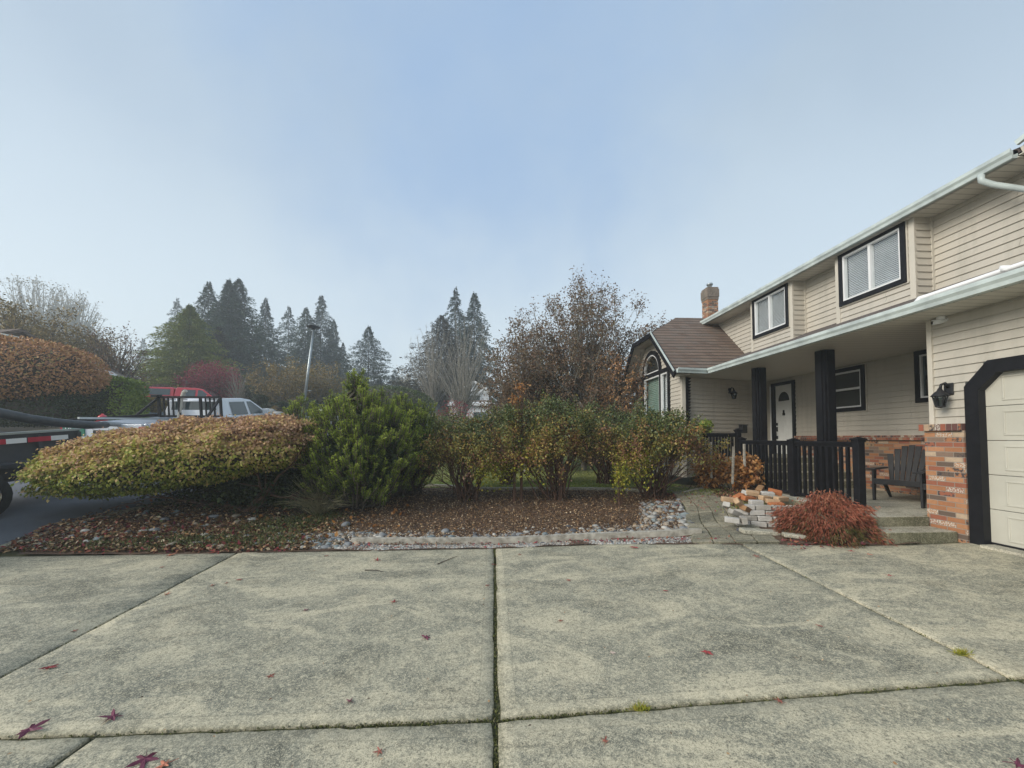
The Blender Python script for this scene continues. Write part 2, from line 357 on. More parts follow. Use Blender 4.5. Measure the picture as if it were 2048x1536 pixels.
# ------------------------------------------------------------ ground
def strip(name, A, B, n, m, dz, mat, hfun=H, kind='structure', jitter=0, label=None):
    """sheet between polylines A and B, resampled to n cells along and m across, draped on the ground"""
    def res(P, n):
        P = [Vector((*p[:2], 0)) for p in P]; d = [0]
        for a, b in zip(P, P[1:]): d.append(d[-1]+(b-a).length)
        o = []
        for i in range(n+1):
            t = d[-1]*i/n; k = max(j for j in range(len(d)) if d[j] <= t+1e-9); k = min(k, len(P)-2)
            o.append(P[k].lerp(P[k+1], (t-d[k])/max(1e-9, d[k+1]-d[k])))
        return o
    a = res(A, n); b = res(B, n); V = []; Fc = []
    for i in range(n+1):
        for j in range(m+1):
            p = a[i].lerp(b[i], j/m)
            z = hfun(p.x, p.y)+dz
            if jitter: z += jitter*mnoise.noise(Vector((p.x*3, p.y*3, 1)))
            V.append((p.x, p.y, z))
    for i in range(n):
        for j in range(m):
            k = i*(m+1)+j; Fc.append((k, k+1, k+m+2, k+m+1))
    o = np_mesh(name, np.array(V), np.array(Fc), mat, smooth=True); 
    if kind: o['kind'] = kind
    if label: o['label'] = label
    return o
# base ground: graded grid, reaching far
xs = sorted(set(list(np.arange(-16, 10.01, .5))+list(np.arange(-60, 60.1, 4))+[-1500, -800, -400, -250, -150, -100, -80, 80, 100, 150, 250, 400, 800, 1500]))
ys = sorted(set(list(np.arange(-8, 30.01, .5))+list(np.arange(-40, 120, 4))+[-400, -150, -80, 120, 150, 250, 400, 800, 1500]))
V = [(x, y, H(x, y)-.03-(.06 if y < 5.4 else 0)) for y in ys for x in xs]; nx = len(xs)
Fc = [(j*nx+i, j*nx+i+1, (j+1)*nx+i+1, (j+1)*nx+i) for j in range(len(ys)-1) for i in range(nx-1)]
g = np_mesh('ground', np.array(V), np.array(Fc), M_earth, smooth=True); g['kind'] = 'structure'

EDGE = [(-14, 5.05), (-7.5, 5.2), (-6.2, 5.22), (-4.4, 5.22), (-2.8, 5.27), (0, 5.3), (1.5, 5.2), (2.74, 4.98), (3.6, 4.78), (4.4, 4.55), (5.0, 4.45), (5.85, 4.42)]
def edgeY(x):
    for a, b in zip(EDGE, EDGE[1:]):
        if a[0] <= x <= b[0]: return a[1]+(b[1]-a[1])*(x-a[0])/(b[0]-a[0])
    return 4.42 if x > 0 else 5.05
# driveway slabs with open joints
def slab(x0, x1, y0, y1, rs, top=None):
    rnd = random.Random(rs); n = 30; V = []; Fc = []
    jit = lambda s: (mnoise.noise(Vector((s*2.7, rs*3.1, 0)))*.02 + mnoise.noise(Vector((s*17, rs, 2)))*.014 + mnoise.noise(Vector((s*45, rs, 5)))*.006)
    X0 = x0 if callable(x0) else (lambda y: x0); X1 = x1 if callable(x1) else (lambda y: x1)
    g = .010
    for j in range(n+1):
        for i in range(n+1):
            u, v = i/n, j/n
            yy0 = y0; yy1 = y1
            ym = y0+(y1-y0)*v; xa = X0(ym)+g+abs(jit(ym)); xb = X1(ym)-g-abs(jit(ym+50)); x = xa+(xb-xa)*u
            ya = y0+g+abs(jit(x+9)); yb = (edgeY(x)+.01*mnoise.noise(Vector((x*4, 3, 0))) if top else y1-g-abs(jit(x+31)))
            y = ya+(yb-ya)*v
            V.append((x, y, .04*max(0, x)+.003*mnoise.noise(Vector((x, y, rs)))))
    top_n = len(V)
    for j in range(n):
        for i in range(n): k = j*(n+1)+i; Fc.append((k, k+1, k+n+2, k+n+1))
    per = [i for i in range(n+1)]+[(j+1)*(n+1)-1 for j in range(1, n+1)]+[n*(n+1)+i for i in range(n-1, -1, -1)]+[j*(n+1) for j in range(n-1, 0, -1)]
    for k in per: V.append((V[k][0], V[k][1], V[k][2]-.05))
    P = len(per)
    for q in range(P): Fc.append((per[q], top_n+q, top_n+(q+1) % P, per[(q+1) % P]))
    o = np_mesh('driveway', np.array(V), np.array(Fc), M_conc); o['kind'] = 'structure'
    b = o.modifiers.new('bevel', 'BEVEL'); b.width = .006; b.segments = 1; b.limit_method = 'ANGLE'; b.angle_limit = R(50)
    return o
jl = lambda y: -3.02-.09*(y-2); jm = lambda y: .02+.004*(y-2); jr = lambda y: 2.97+.07*(y-2)
YJ = 2.10
rs = 1
for (a, b) in ((-14., jl), (jl, jm), (jm, jr), (jr, 5.84)):
    slab(a, b, YJ, 5.3, rs, top=True); rs += 1
for (a, b) in ((-14., -5.2), (-5.2, -2.0), (-2.0, .02), (.02, 3.0), (3.0, 5.84)):
    slab(a, b, -1.6, YJ, rs); rs += 1
for (a, b) in ((-14., -3.), (-3., .02), (.02, 3.0), (3.0, 5.84)):
    slab(a, b, -6, -1.6, rs); rs += 1
o = strip('soil_under_driveway', [(-14.2, -6), (5.9, -6)], [(-14.2, 4.9), (5.9, 4.5)], 60, 40, -.018, M_joint, lambda x, y: .04*max(0, x)); 
# street: asphalt with pale kerb edge
KERB = [(-7.4, 4.4), (-6.55, 5.1), (-6.35, 5.6), (-6.1, 6.6), (-5.75, 7.5), (-5.5, 9), (-5.4, 12), (-5.4, 20), (-5.4, 45), (-5.4, 88)]
strip('street', [(x-7.2, y) for x, y in KERB], KERB, 160, 12, .0, M_asph)
kb = MB()
def dense(P, st=.4):
    o = []
    for a, b in zip(P, P[1:]):
        n = max(1, int(math.dist(a, b)/st)); o += [(a[0]+(b[0]-a[0])*i/n, a[1]+(b[1]-a[1])*i/n) for i in range(n)]
    return o+[P[-1]]
KD = dense(KERB[:8])
for a, b in zip(KD, KD[1:]):
    pa = Vector((a[0]+.07, a[1], H(*a)+.0)); pb = Vector((b[0]+.07, b[1], H(*b)+.0)); kb.beam(pa, pb, .12, .05)
kb.build('kerb', M_paver)['kind'] = 'structure'
# planting bed (mulch) and lawn
BACK = [(-5.4, 9.2), (-4, 9.3), (-2.2, 9.6), (-1.1, 9.35), (-.6, 8.95), (0, 8.8), (1.5, 8.75), (2.8, 8.5), (3.6, 7.9)]
strip('planting_bed', [(-6.0, 5.22), (-2.8, 5.22), (0, 5.25), (1.5, 5.15), (2.74, 4.93), (3.7, 4.72), (4.5, 4.5), (5.2, 4.45)], [(-5.4, 9.2), (-4, 9.3), (-2.2, 9.6), (-.6, 8.95), (1.5, 8.75), (2.8, 8.5), (4.6, 8.6), (6.0, 8.6)], 140, 60, .004, M_mulch, jitter=.03)
strip('lawn', [(-5.4, 8.8), (-2, 8.7), (0, 8.5), (3, 8.1), (4.7, 8.3)], [(-5.4, 24), (-2, 24), (0, 24), (3, 24), (4.7, 24)], 40, 60, -.004, M_grass, jitter=.02)
ke = MB()
BD = dense(BACK, .25)
for a, b in zip(BD, BD[1:]):
    ke.beam((*a, H(*a)+.02), (*b, H(*b)+.02), .09, .1)
tag(ke.build('lawn_edging', M_step), 'low curving concrete edging between mulch bed and lawn', 'edging')
# timber edging
tb = MB(); r_ = random.Random(5)
P0 = Vector((-1.97, 5.56, 0)); P1 = Vector((2.95, 5.37, 0)); N = 24
sec = lambda i: P0.lerp(P1, i/N)
Vv = []
for i in range(N+1):
    p = sec(i); z = .035+.04*max(0, p.x)+.003*math.sin(i*.9); wv = .003*math.sin(i*1.7)
    Vv.append([(p.x, p.y-.04+wv, z-.05), (p.x, p.y+.04+wv, z-.05), (p.x, p.y+.035+wv, z+.055+.003*math.sin(i*2.3)), (p.x, p.y-.035+wv, z+.052)])
for i in range(N): tb.hexa([Vv[i][0], Vv[i+1][0], Vv[i+1][1], Vv[i][1], Vv[i][3], Vv[i+1][3], Vv[i+1][2], Vv[i][2]])
tag(tb.build('timber_edging', M_wood), 'long weathered grey timber laid along the pebble strip at the front of the bed', 'timber')

# ------------------------------------------------------------ house
house = thing('house', (5.8, 4.5, .2), 'two storey house with beige vinyl siding, brick base and covered porch beside the driveway', 'house')
house_off = Vector((5.8, 4.5, .2))
def HB(mb, name, mat, parent=None, **k):
    """build with world coordinates below the house empty"""
    o = mb.build(name, mat, None, **k); par = parent or house
    o.parent = par; o.matrix_parent_inverse = Matrix.Translation(-house_off)
    if parent: o.matrix_parent_inverse = Matrix.Identity(4)
    return o
class Fr:
    def __init__(s, o, u, n): s.o = Vector(o); s.u = Vector(u); s.n = Vector(n)
    def p(s, u, z, w=0): return s.o+s.u*u+Vector((0, 0, z))+s.n*w
def lb(mb, fr, u0, u1, z0, z1, w0, w1, mi=0):
    return mb.hexa([fr.p(u0, z0, w0), fr.p(u1, z0, w0), fr.p(u1, z0, w1), fr.p(u0, z0, w1), fr.p(u0, z1, w0), fr.p(u1, z1, w0), fr.p(u1, z1, w1), fr.p(u0, z1, w1)], mi)
ROW = .105
def siding(name, fr, z0, z1, span, holes=(), row=ROW, parent=None, mat=None):
    """clapboards; span(z)->(u0,u1)"""
    mb = MB(); z = z0; k = 0
    while z < z1-.005:
        zt = min(z+row, z1); zm = (z+zt)/2
        a0, b0 = span(z+.001); a1, b1 = span(zt-.001)
        if b0-a0 > .01 or b1-a1 > .01:
            iv = [(a0, b0, a1, b1)]
            for (h0, h1, g0, g1) in holes:
                if zm > g0 and zm < g1:
                    nv = []
                    for (p, q, r, s_) in iv:
                        if h0 <= min(p, r) and h1 >= max(q, s_): continue
                        if h1 <= p or h0 >= q: nv.append((p, q, r, s_)); continue
                        if h0 > p: nv.append((p, h0, min(r, h0), h0))
                        if h1 < q: nv.append((h1, q, h1, max(s_, h1)))
                    iv = nv
            for (p, q, r, s_) in iv:
                mb.poly([fr.p(p, z, .017), fr.p(q, z, .017), fr.p(s_, zt, .0), fr.p(r, zt, .0)])
                mb.poly([fr.p(p, z, -.02), fr.p(q, z, -.02), fr.p(q, z, .017), fr.p(p, z, .017)])
        z += row; k += 1
    return HB(mb, name, mat or M_side, parent)
def window(fr, u0, u1, z0, z1, mull=(), rails=(), fw=.085, blind=None, dark=True, fmat=None, depth=.05, gmat=None, backw=-.06):
    """black outer frame > white sash, pane, blind"""
    f = MB()
    lb(f, fr, u0-fw, u1+fw, z1, z1+fw, -.02, depth); lb(f, fr, u0-fw, u1+fw, z0-fw, z0, -.02, depth)
    lb(f, fr, u0-fw, u0, z0, z1, -.02, depth-.002); lb(f, fr, u1, u1+fw, z0, z1, -.02, depth-.002)
    W = HB(f, 'window', fmat or M_black)
    jc = MB(); e = fw+.018
    lb(jc, fr, u0-e, u1+e, z1+fw, z1+e, -.02, .03); lb(jc, fr, u0-e, u1+e, z0-e, z0-fw, -.02, .03); lb(jc, fr, u0-e, u0-fw, z0-fw, z1+fw, -.02, .029); lb(jc, fr, u1+fw, u1+e, z0-fw, z1+fw, -.02, .029)
    HB(jc, 'outer_trim', M_trim, W)
    s_ = MB(); t = .03
    lb(s_, fr, u0, u1, z1-t, z1, -.03, depth-.012); lb(s_, fr, u0, u1, z0, z0+t, -.03, depth-.012)
    lb(s_, fr, u0, u0+t, z0+t, z1-t, -.03, depth-.014); lb(s_, fr, u1-t, u1, z0+t, z1-t, -.03, depth-.014)
    for m in mull: lb(s_, fr, m-.02, m+.02, z0+t, z1-t, -.03, depth-.010)
    for m in rails: lb(s_, fr, u0+t, u1-t, m-.02, m+.02, -.03, depth-.010)
    HB(s_, 'sash', M_white, W)
    gl = MB(); gl.poly([fr.p(u0+t, z0+t, .004), fr.p(u1-t, z0+t, .004), fr.p(u1-t, z1-t, .004), fr.p(u0+t, z1-t, .004)]); HB(gl, 'pane', gmat or M_glass, W)
    if blind:
        b = MB(); z = z0+t; 
        step, mat, uu0, uu1 = blind
        while z < z1-t-.01:
            b.hexa([fr.p(uu0, z, -.045), fr.p(uu1, z, -.045), fr.p(uu1, z+.004, -.025), fr.p(uu0, z+.004, -.025), fr.p(uu0, z+.003+step*.8, -.055), fr.p(uu1, z+.003+step*.8, -.055), fr.p(uu1, z+.006+step*.8, -.052), fr.p(uu0, z+.006+step*.8, -.052)])
            z += step
        HB(b, 'blind', mat, W)
    k = MB(); k.poly([fr.p(u0-.05, z0-.05, backw-.04), fr.p(u1+.05, z0-.05, backw-.04), fr.p(u1+.05, z1+.05, backw-.04), fr.p(u0-.05, z1+.05, backw-.04)]); HB(k, 'dark_room', M_dark, W)
    return W
# ---- garage wall, plane X = 5.8 facing -X
FG = Fr((5.8, 0, 0), (0, 1, 0), (-1, 0, 0))
GD0, GD1 = 1.0, 4.22     # door opening Y range
GZ0, GZ1 = .25, 2.28
siding('siding_wall', FG, 1.66, 3.06, lambda z: (-2.5, 4.80), holes=[(.6, 4.42, 0, 2.14), (.6, 4.24, 0, 2.36)])
mb = MB(); lb(mb, FG, 4.745, 4.80, 1.67, 3.05, -.02, .035); HB(mb, 'corner_board', M_trim, bevel=.004)
# return wall of garage facing +Y (towards porch), hidden mostly
mb = MB(); mb.poly([(5.81, 4.79, .2), (7.66, 4.79, .2), (7.66, 4.79, 3.06), (5.81, 4.79, 3.06)]); HB(mb, 'return_wall', M_side)
mb = MB(); mb.box(5.74, 6.3, 4.41, 4.84, .2, 1.585); HB(mb, 'brick_pier', M_brick)
mb = MB(); mb.box(5.70, 6.34, 4.42, 4.88, 1.587, 1.672); HB(mb, 'brick_ledge', M_sold)
# garage door trim: black with clipped corner
tr = MB(); to, ti = 4.405, 4.27; zt = 2.40; ci = .17
prof_o = [(to, .2), (to, 2.12), (to-.23, zt), (-2.2, zt)]; prof_i = [(ti, .2), (ti, 2.06), (ti-.17, zt-.15), (-2.2, zt-.15)]
for i in range(3):
    a, b, c_, d_ = prof_o[i], prof_o[i+1], prof_i[i+1], prof_i[i]
    tr.hexa([FG.p(*d_, -.06), FG.p(*a, -.06), FG.p(*b, -.06), FG.p(*c_, -.06), FG.p(*d_, .045), FG.p(*a, .045), FG.p(*b, .045), FG.p(*c_, .045)])
HB(tr, 'garage_door_trim', M_black)
gd = MB(); gx = -.05; nsec = 5; sh = (2.27-.26)/nsec
FD = Fr((5.8, 0, 0), (0, 1, 0), (-1, 0, 0))
for k in range(nsec):
    z0 = .262+k*sh; z1 = z0+sh-.006
    lb(gd, FD, -2.2, 4.28, z0, z1, -.12, gx)
    for q in range(7):
        u1 = 4.12-q*.82; u0 = u1-.66
        for (a0, a1, b0, b1) in ((u0, u1, z1-.075, z1-.055), (u0, u1, z0+.055, z0+.075), (u0, u0+.02, z0+.075, z1-.075), (u1-.02, u1, z0+.075, z1-.075)):
            lb(gd, FD, a0, a1, b0, b1, gx-.01, gx+.008)
HB(gd, 'garage_door', M_garage, bevel=.005)
mb = MB(); mb.box(5.66, 5.98, -2, 4.24, .19, .255); HB(mb, 'door_sill', M_step)
mb = MB(); lb(mb, FG, -2, 4.28, .257, .277, -.06, -.035); HB(mb, 'door_seal', M_black)
# ---- porch floor, steps
def stepb(x0, x1, y0, y1, z0, z1): 
    m = MB(); m.box(x0, x1, y0, y1, z0, z1); o = HB(m, 'porch_step', [M_step, M_riser], bevel=.012)
    for p in o.data.polygons: p.material_index = 0 if p.normal.z > .5 else 1
    return o
stepb(4.82, 5.73, 4.5, 4.82, .1, .34)
stepb(5.0, 7.66, 4.9, 7.55, .0, .465)
stepb(4.95, 5.72, 4.80, 4.92, .05, .466)
stepb(5.42, 7.66, 7.5, 7.85, .0, .62); stepb(5.42, 7.66, 7.8, 8.15, .0, .77); stepb(5.42, 7.66, 8.1, 8.45, .0, .92); stepb(5.42, 7.66, 8.4, 10.4, .0, 1.05)
# ---- main recessed wall X = 7.65
FM = Fr((7.65, 0, 0), (0, 1, 0), (-1, 0, 0))
wins = [(6.56, 7.35), (7.62, 8.28)]
hl = [(6.0, 6.52, 2.14, 3.0), (7.53, 8.3, 2.08, 2.98), (9.33, 10.12, 1.0, 2.9)]
siding('siding_wall', FM, 1.54, 3.06, lambda z: (4.8, 10.7), holes=hl)
siding('siding_wall', FM, 1.0, 1.54, lambda z: (9.3, 10.7), holes=hl)
window(FM, 5.85, 6.46, 2.20, 2.97, rails=(), fw=.08, gmat=M_glass2)
window(FM, 7.56, 8.26, 2.14, 2.92, rails=(2.54,), fw=.085)
mb = MB(); mb.box(7.60, 7.7, 4.8, 9.25, .3, 1.45); HB(mb, 'brick_wall', M_brick)
mb = MB(); mb.box(7.54, 7.7, 4.8, 9.28, 1.452, 1.54); HB(mb, 'brick_ledge', M_sold)
# front door
dr = MB(); lb(dr, FM, 9.40, 9.99, 1.07, 2.88, -.03, .02); D = HB(dr, 'front_door', M_door, bevel=.004)
df = MB(); lb(df, FM, 9.32, 9.40, 1.05, 2.88, -.03, .05); lb(df, FM, 9.99, 10.12, 1.05, 2.88, -.03, .05); lb(df, FM, 9.32, 10.12, 2.88, 2.96, -.03, .051); HB(df, 'door_frame', M_black)
arc = [(9.695+.19*math.cos(t), 2.46+.24*math.sin(t)) for t in np.linspace(0, math.pi, 14)]
hm = MB(); hm.prism(arc, lambda u, v, d: FM.p(u, v, d), .015, .026); HB(hm, 'fan_light', M_dark, D)
arc2 = [(9.695+.215*math.cos(t), 2.44+.275*math.sin(t)) for t in np.linspace(0, math.pi, 14)]
hm = MB(); hm.prism(arc2, lambda u, v, d: FM.p(u, v, d), .012, .0235); HB(hm, 'fan_light_frame', M_white, D)
kn = MB(); lb(kn, FM, 9.68, 9.71, 2.13, 2.22, .01, .05); lb(kn, FM, 9.665, 9.725, 2.08, 2.14, .01, .05); HB(kn, 'knocker', M_black, D)
hd = MB(); lb(hd, FM, 9.92, 9.965, 1.82, 1.89, .01, .05); lb(hd, FM, 9.92, 9.965, 1.66, 1.78, .01, .05); hd.tube([FM.p(9.94, 1.7, .07), FM.p(9.94, 1.6, .1), FM.p(9.94, 1.5, .06)], .012); lb(hd, FM, 9.925, 9.96, 1.46, 1.54, .01, .05); HB(hd, 'door_handle', M_black, D)
pn = MB()
for (a, b, c_, d_) in ((9.47, 9.66, 1.18, 1.95), (9.73, 9.92, 1.18, 1.95)):
    for (p, q, r, s_) in ((a, b, c_, c_+.012), (a, b, d_-.012, d_), (a, a+.012, c_, d_), (b-.012, b, c_, d_)): lb(pn, FM, p, q, r, s_, .015, .026)
HB(pn, 'door_panel', M_door, D)
sl = MB(); lb(sl, FM, 10.13, 10.17, 1.07, 2.9, -.02, .05); HB(sl, 'side_light', M_white)
# ---- wing with arched window (projects to X = 4.8)
WX, WY0, WY1, RX = 4.8, 9.48, 12.6, 4.42
FW_ = Fr((WX, 0, 0), (0, 1, 0), (-1, 0, 0)); WU = Vector((2.88, .92, 0)).normalized(); FS = Fr((WX, WY0, 0), WU, (WU.y, -WU.x, 0))
RIDY, RIDZ, EZ, EY0, EY1 = 11.1, 5.07, 3.13, 9.08, 13.12
sl_ = (RIDZ-EZ)/(RIDY-EY0)
def gspan(z):
    if z < 3.05: return (WY0, WY1)
    d = (z-3.05)/sl_*.985; return (min(RIDY, EY0+.1+d+.02) if EY0+.1+d > WY0 else WY0, max(RIDY, EY1-.1-d) if EY1-.1-d < WY1 else WY1)
AC, AR = 11.28, .64
siding('siding_wall', FW_, .5, 4.5, gspan, holes=[(10.18, 12.38, 1.9, 3.38), (AC-.6, AC+.6, 3.3, 3.75), (AC-.42, AC+.42, 3.7, 4.0)])
siding('siding_wall', FS, .5, 3.06, lambda z: (0, 3.02))
mb = MB(); mb.box(WX-.025, WX+.065, WY0-.03, WY0+.06, .5, 3.05); HB(mb, 'corner_board', M_trim)
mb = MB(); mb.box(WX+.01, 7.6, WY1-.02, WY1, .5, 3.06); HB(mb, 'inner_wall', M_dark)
# black scalloped strip hanging at the wing corner
sc_ = MB()
for i in range(26):
    z = 3.02-i*.075; wv = .10-.045*i/26+.035*abs(math.sin(i*1.3))
    sc_.lathe((0, 0, 0), [(0, 0)], 3) if False else None
    x0 = WX+.09
    w_ = .075+.05*(1-i/26)
    sc_.hexa([FS.p(a, z+b, c) for a, b, c in ((.07, -.09, .025), (.07+w_, -.06, .025), (.07+w_, -.06, .05), (.07, -.09, .05), (.07, .01, .025), (.07+w_*1.35, -.01, .025), (.07+w_*1.35, -.01, .06), (.07, .01, .05))])
HB(sc_, 'scalloped_strip', M_black)
# arched window
aw = MB(); fw = .09
lb(aw, FW_, 10.12, 12.44, 3.30, 3.42, -.02, .06)
for a, b in ((10.12, 10.21), (10.63, 10.72), (11.83, 11.92), (12.35, 12.44)): lb(aw, FW_, a, b, 1.85, 3.30, -.02, .058)
lb(aw, FW_, 10.12, 12.44, 1.78, 1.86, -.02, .06)
ts = np.linspace(0, math.pi, 21)
for t0, t1 in zip(ts, ts[1:]):
    P = lambda r, t, w: FW_.p(AC+r*math.cos(t), 3.42+(r*1.02)*math.sin(t), w)
    aw.hexa([P(AR-.1, t0, -.02), P(AR+.02, t0, -.02), P(AR+.02, t1, -.02), P(AR-.1, t1, -.02), P(AR-.1, t0, .059), P(AR+.02, t0, .059), P(AR+.02, t1, .059), P(AR-.1, t1, .059)])
AW = HB(aw, 'arched_window', M_black)
sa = MB()
for t0, t1 in zip(ts, ts[1:]):
    sa.hexa([P(AR-.13, t0, -.02), P(AR-.1, t0, -.02), P(AR-.1, t1, -.02), P(AR-.13, t1, -.02), P(AR-.13, t0, .05), P(AR-.1, t0, .05), P(AR-.1, t1, .05), P(AR-.13, t1, .05)])
lb(sa, FW_, AC-.53, AC+.53, 3.42, 3.45, -.02, .05)
for a, b in ((10.21, 10.63), (10.72, 11.83), (11.92, 12.35)):
    for (p, q, r, s_) in ((a, b, 3.26, 3.3), (a, b, 1.86, 1.9), (a, a+.04, 1.9, 3.26), (b-.04, b, 1.9, 3.26)): lb(sa, FW_, p, q, r, s_, -.02, .045)
lb(sa, FW_, 10.25, 10.59, 2.08, 2.12, -.02, .04)
HB(sa, 'sash', M_white, AW)
gl = MB(); gl.poly([FW_.p(10.2, 1.86, .0), FW_.p(12.4, 1.86, .0), FW_.p(12.4, 3.3, .0), FW_.p(10.2, 3.3, .0)]); HB(gl, 'pane', M_glass, AW)
gl = MB(); gl.poly([FW_.p(AC+(AR-.1)*math.cos(t), 3.42+(AR-.1)*math.sin(t), .0) for t in ts]); HB(gl, 'pane', M_glass, AW)
bk = MB(); bk.poly([FW_.p(10.1, 3.3, -.12), FW_.p(12.4, 3.3, -.12), FW_.p(12.4, 4.1, -.12), FW_.p(10.1, 4.1, -.12)]); HB(bk, 'dark_room', M_dark, AW)
for a, b, m in ((10.2, 10.64, M_blind), (10.7, 11.85, M_curtg), (11.9, 12.36, M_dark)):
    cu = MB(); z = 1.86
    while z < 3.28:
        cu.hexa([FW_.p(a, z, -.09), FW_.p(b, z, -.09), FW_.p(b, z, -.07), FW_.p(a, z, -.07), FW_.p(a, z+.062, -.11), FW_.p(b, z+.062, -.11), FW_.p(b, z+.062, -.095), FW_.p(a, z+.062, -.095)]); z += .055
    HB(cu, 'blind', m, AW)
# wing roof: jerkinhead. thick slabs
def slabpoly(mb, pts, th=.06, mi=0):
    pts = [Vector(p) for p in pts]; n = (pts[1]-pts[0]).cross(pts[2]-pts[0]).normalized()
    if n.z < 0: n = -n
    k = len(pts); b = len(mb.v)
    mb.v += [tuple(p) for p in pts]+[tuple(p-Vector((0, 0, th))) for p in pts]
    mb.f.append(tuple(range(b, b+k))); mb.f.append(tuple(range(b+k, b+2*k))[::-1]); mb.m += [mi, mi]
    for i in range(k):
        j = (i+1) % k; mb.f.append((b+i, b+k+i, b+k+j, b+j)); mb.m.append(mi)
JZ = 4.42; JY0 = EY0+(JZ-EZ)/sl_; JY1 = EY1-(JZ-EZ)/sl_; JX = RX+.02; RDX = 5.45
rf = MB()
slabpoly(rf, [(RX, EY0, EZ), (5.3, EY0, EZ), (7.4, EY0, EZ), (7.2, RIDY, RIDZ), (RDX, RIDY, RIDZ), (JX, JY0, JZ)])
slabpoly(rf, [(RX, EY1, EZ), (JX, JY1, JZ), (RDX, RIDY, RIDZ), (7.2, RIDY, RIDZ), (7.2, EY1, EZ)])
slabpoly(rf, [(JX-.03, JY0, JZ), (RDX, RIDY, RIDZ+.003), (JX-.03, JY1, JZ)])
HB(rf, 'wing_roof', M_shingle)
rk = MB()
for (a, b) in (((EY0-.03, EZ-.02), (JY0, JZ)), ((EY1+.03, EZ-.02), (JY1, JZ))):
    rk.beam((RX-.02, a[0], a[1]-.10), (RX-.02, b[0], b[1]-.08), .035, .17, up=(0, 0, 1))
rk.beam((JX-.06, JY0-.02, JZ-.07), (JX-.06, JY1+.02, JZ-.07), .04, .13)
HB(rk, 'rake_board', M_black)
wr = MB(); wr.beam((RX-.042, EY0-.03, EZ-.02), (RX-.042, JY0, JZ+.02), .02, .045); HB(wr, 'rake_flashing', M_gut)
sf = MB()
slabpoly(sf, [(RX, EY0+.02, EZ-.19+.1), (WX, EY0+.02, EZ-.09), (WX, JY0, JZ-.10), (RX+.02, JY0, JZ-.10)], .02)
slabpoly(sf, [(RX, EY1-.02, EZ-.09), (RX+.02, JY1, JZ-.10), (WX, JY1, JZ-.10), (WX, EY1-.02, EZ-.09)], .02)
slabpoly(sf, [(RX+.02, JY0, JZ-.11), (WX, JY0, JZ-.11), (WX, JY1, JZ-.11), (RX+.02, JY1, JZ-.11)], .02)
HB(sf, 'gable_soffit', M_side)
# gutter along wing eave + main eave
def gutter(mb, a, b, hgt=.12, wd=.11, out=(0, -1, 0)):
    a = Vector(a); b = Vector(b); o_ = Vector(out)
    prof = [(0, 0), (wd*.72, 0), (wd*.8, hgt*.35), (wd, hgt*.62), (wd, hgt), (wd-.012, hgt), (wd-.012, hgt-.02), (0, hgt-.02)]
    mb.prism(prof, lambda u, v, d: a.lerp(b, d)+o_*u+Vector((0, 0, v)), 0, 1)
gt = MB(); gutter(gt, (RX+.0, EY0-.06, 3.055), (5.25, EY0+.08, 3.055)); HB(gt, 'gutter', M_gut)
GX = 5.30
gt = MB(); gutter(gt, (GX, -3, 3.055), (GX, EY0-.05, 3.055), out=(-1, 0, 0)); HB(gt, 'gutter', M_gut)
# lower (porch) roof, soffit
UB, UR = 6.3, 6.58
LS = .42
lz = lambda x: 3.16+LS*(x-GX)
lr = MB(); slabpoly(lr, [(GX-.03, -3, lz(GX-.03)), (7.3, -3, lz(7.3)), (7.3, 10.5, lz(7.3)), (GX-.03, EY0+.1, lz(GX-.03))], .05); HB(lr, 'porch_roof', M_shingle2)
so = MB(); so.box(GX, 7.7, -3, 10.6, 3.05, 3.058); HB(so, 'porch_soffit', M_soff)
so = MB(); so.poly([(WX-.3, EY0, 3.052), (GX, EY0, 3.052), (GX, WY0+.25, 3.052), (WX-.3, WY0+.02, 3.052)]); HB(so, 'porch_soffit', M_soff)
vf = MB(); vf.beam((GX-.02, EY0+.03, 3.19), (6.5, RIDY-.75, 4.35-.0), .05, .02) ; 
# ---- upper storey
FU = Fr((UB, 0, 0), (0, 1, 0), (-1, 0, 0)); FR_ = Fr((UR, 0, 0), (0, 1, 0), (-1, 0, 0))
ZB, ZR, ZT = 3.585, 3.70, 4.84
bays = [(5.34, 6.66, 5.52, 6.50), (7.68, 8.98, 7.85, 8.82)]
UEND = 13.5
rec = [(-3, 5.34), (6.66, 7.68), (8.98, UEND)]
for a, b in rec: siding('upper_siding', FR_, ZR-.02, ZT, lambda z, a=a, b=b: (a, b))
for i, (a, b, wa, wb) in enumerate(bays):
    siding('bay_siding', FU, ZB-.04, ZT, lambda z, a=a, b=b: (a+.02, b-.02), holes=[(wa, wb, 3.93, 4.76)])
    for y, s_ in ((a, -1), (b, 1)):
        fs = Fr((UB, y, 0), (1, 0, 0), (0, s_, 0)); siding('bay_siding', fs, ZB-.04, ZT, lambda z: (.0, UR-UB))
    for y in (a, b-.07):
        cb = MB(); cb.box(UB-.022, UB+.02, y-.004, y+.074, ZB-.02, ZT-.0); HB(cb, 'corner_board', M_trim)
    cb = MB(); cb.box(UR-.045, UR-.004, a-.02, a+.0, ZB+.1, ZT); HB(cb, 'inside_corner_trim', M_trim)
    window(FU, wa, wb, 3.93, 4.74, mull=((wa+wb)/2,), fw=.075, blind=(.030, M_blind, wa+.04, wb-.04))
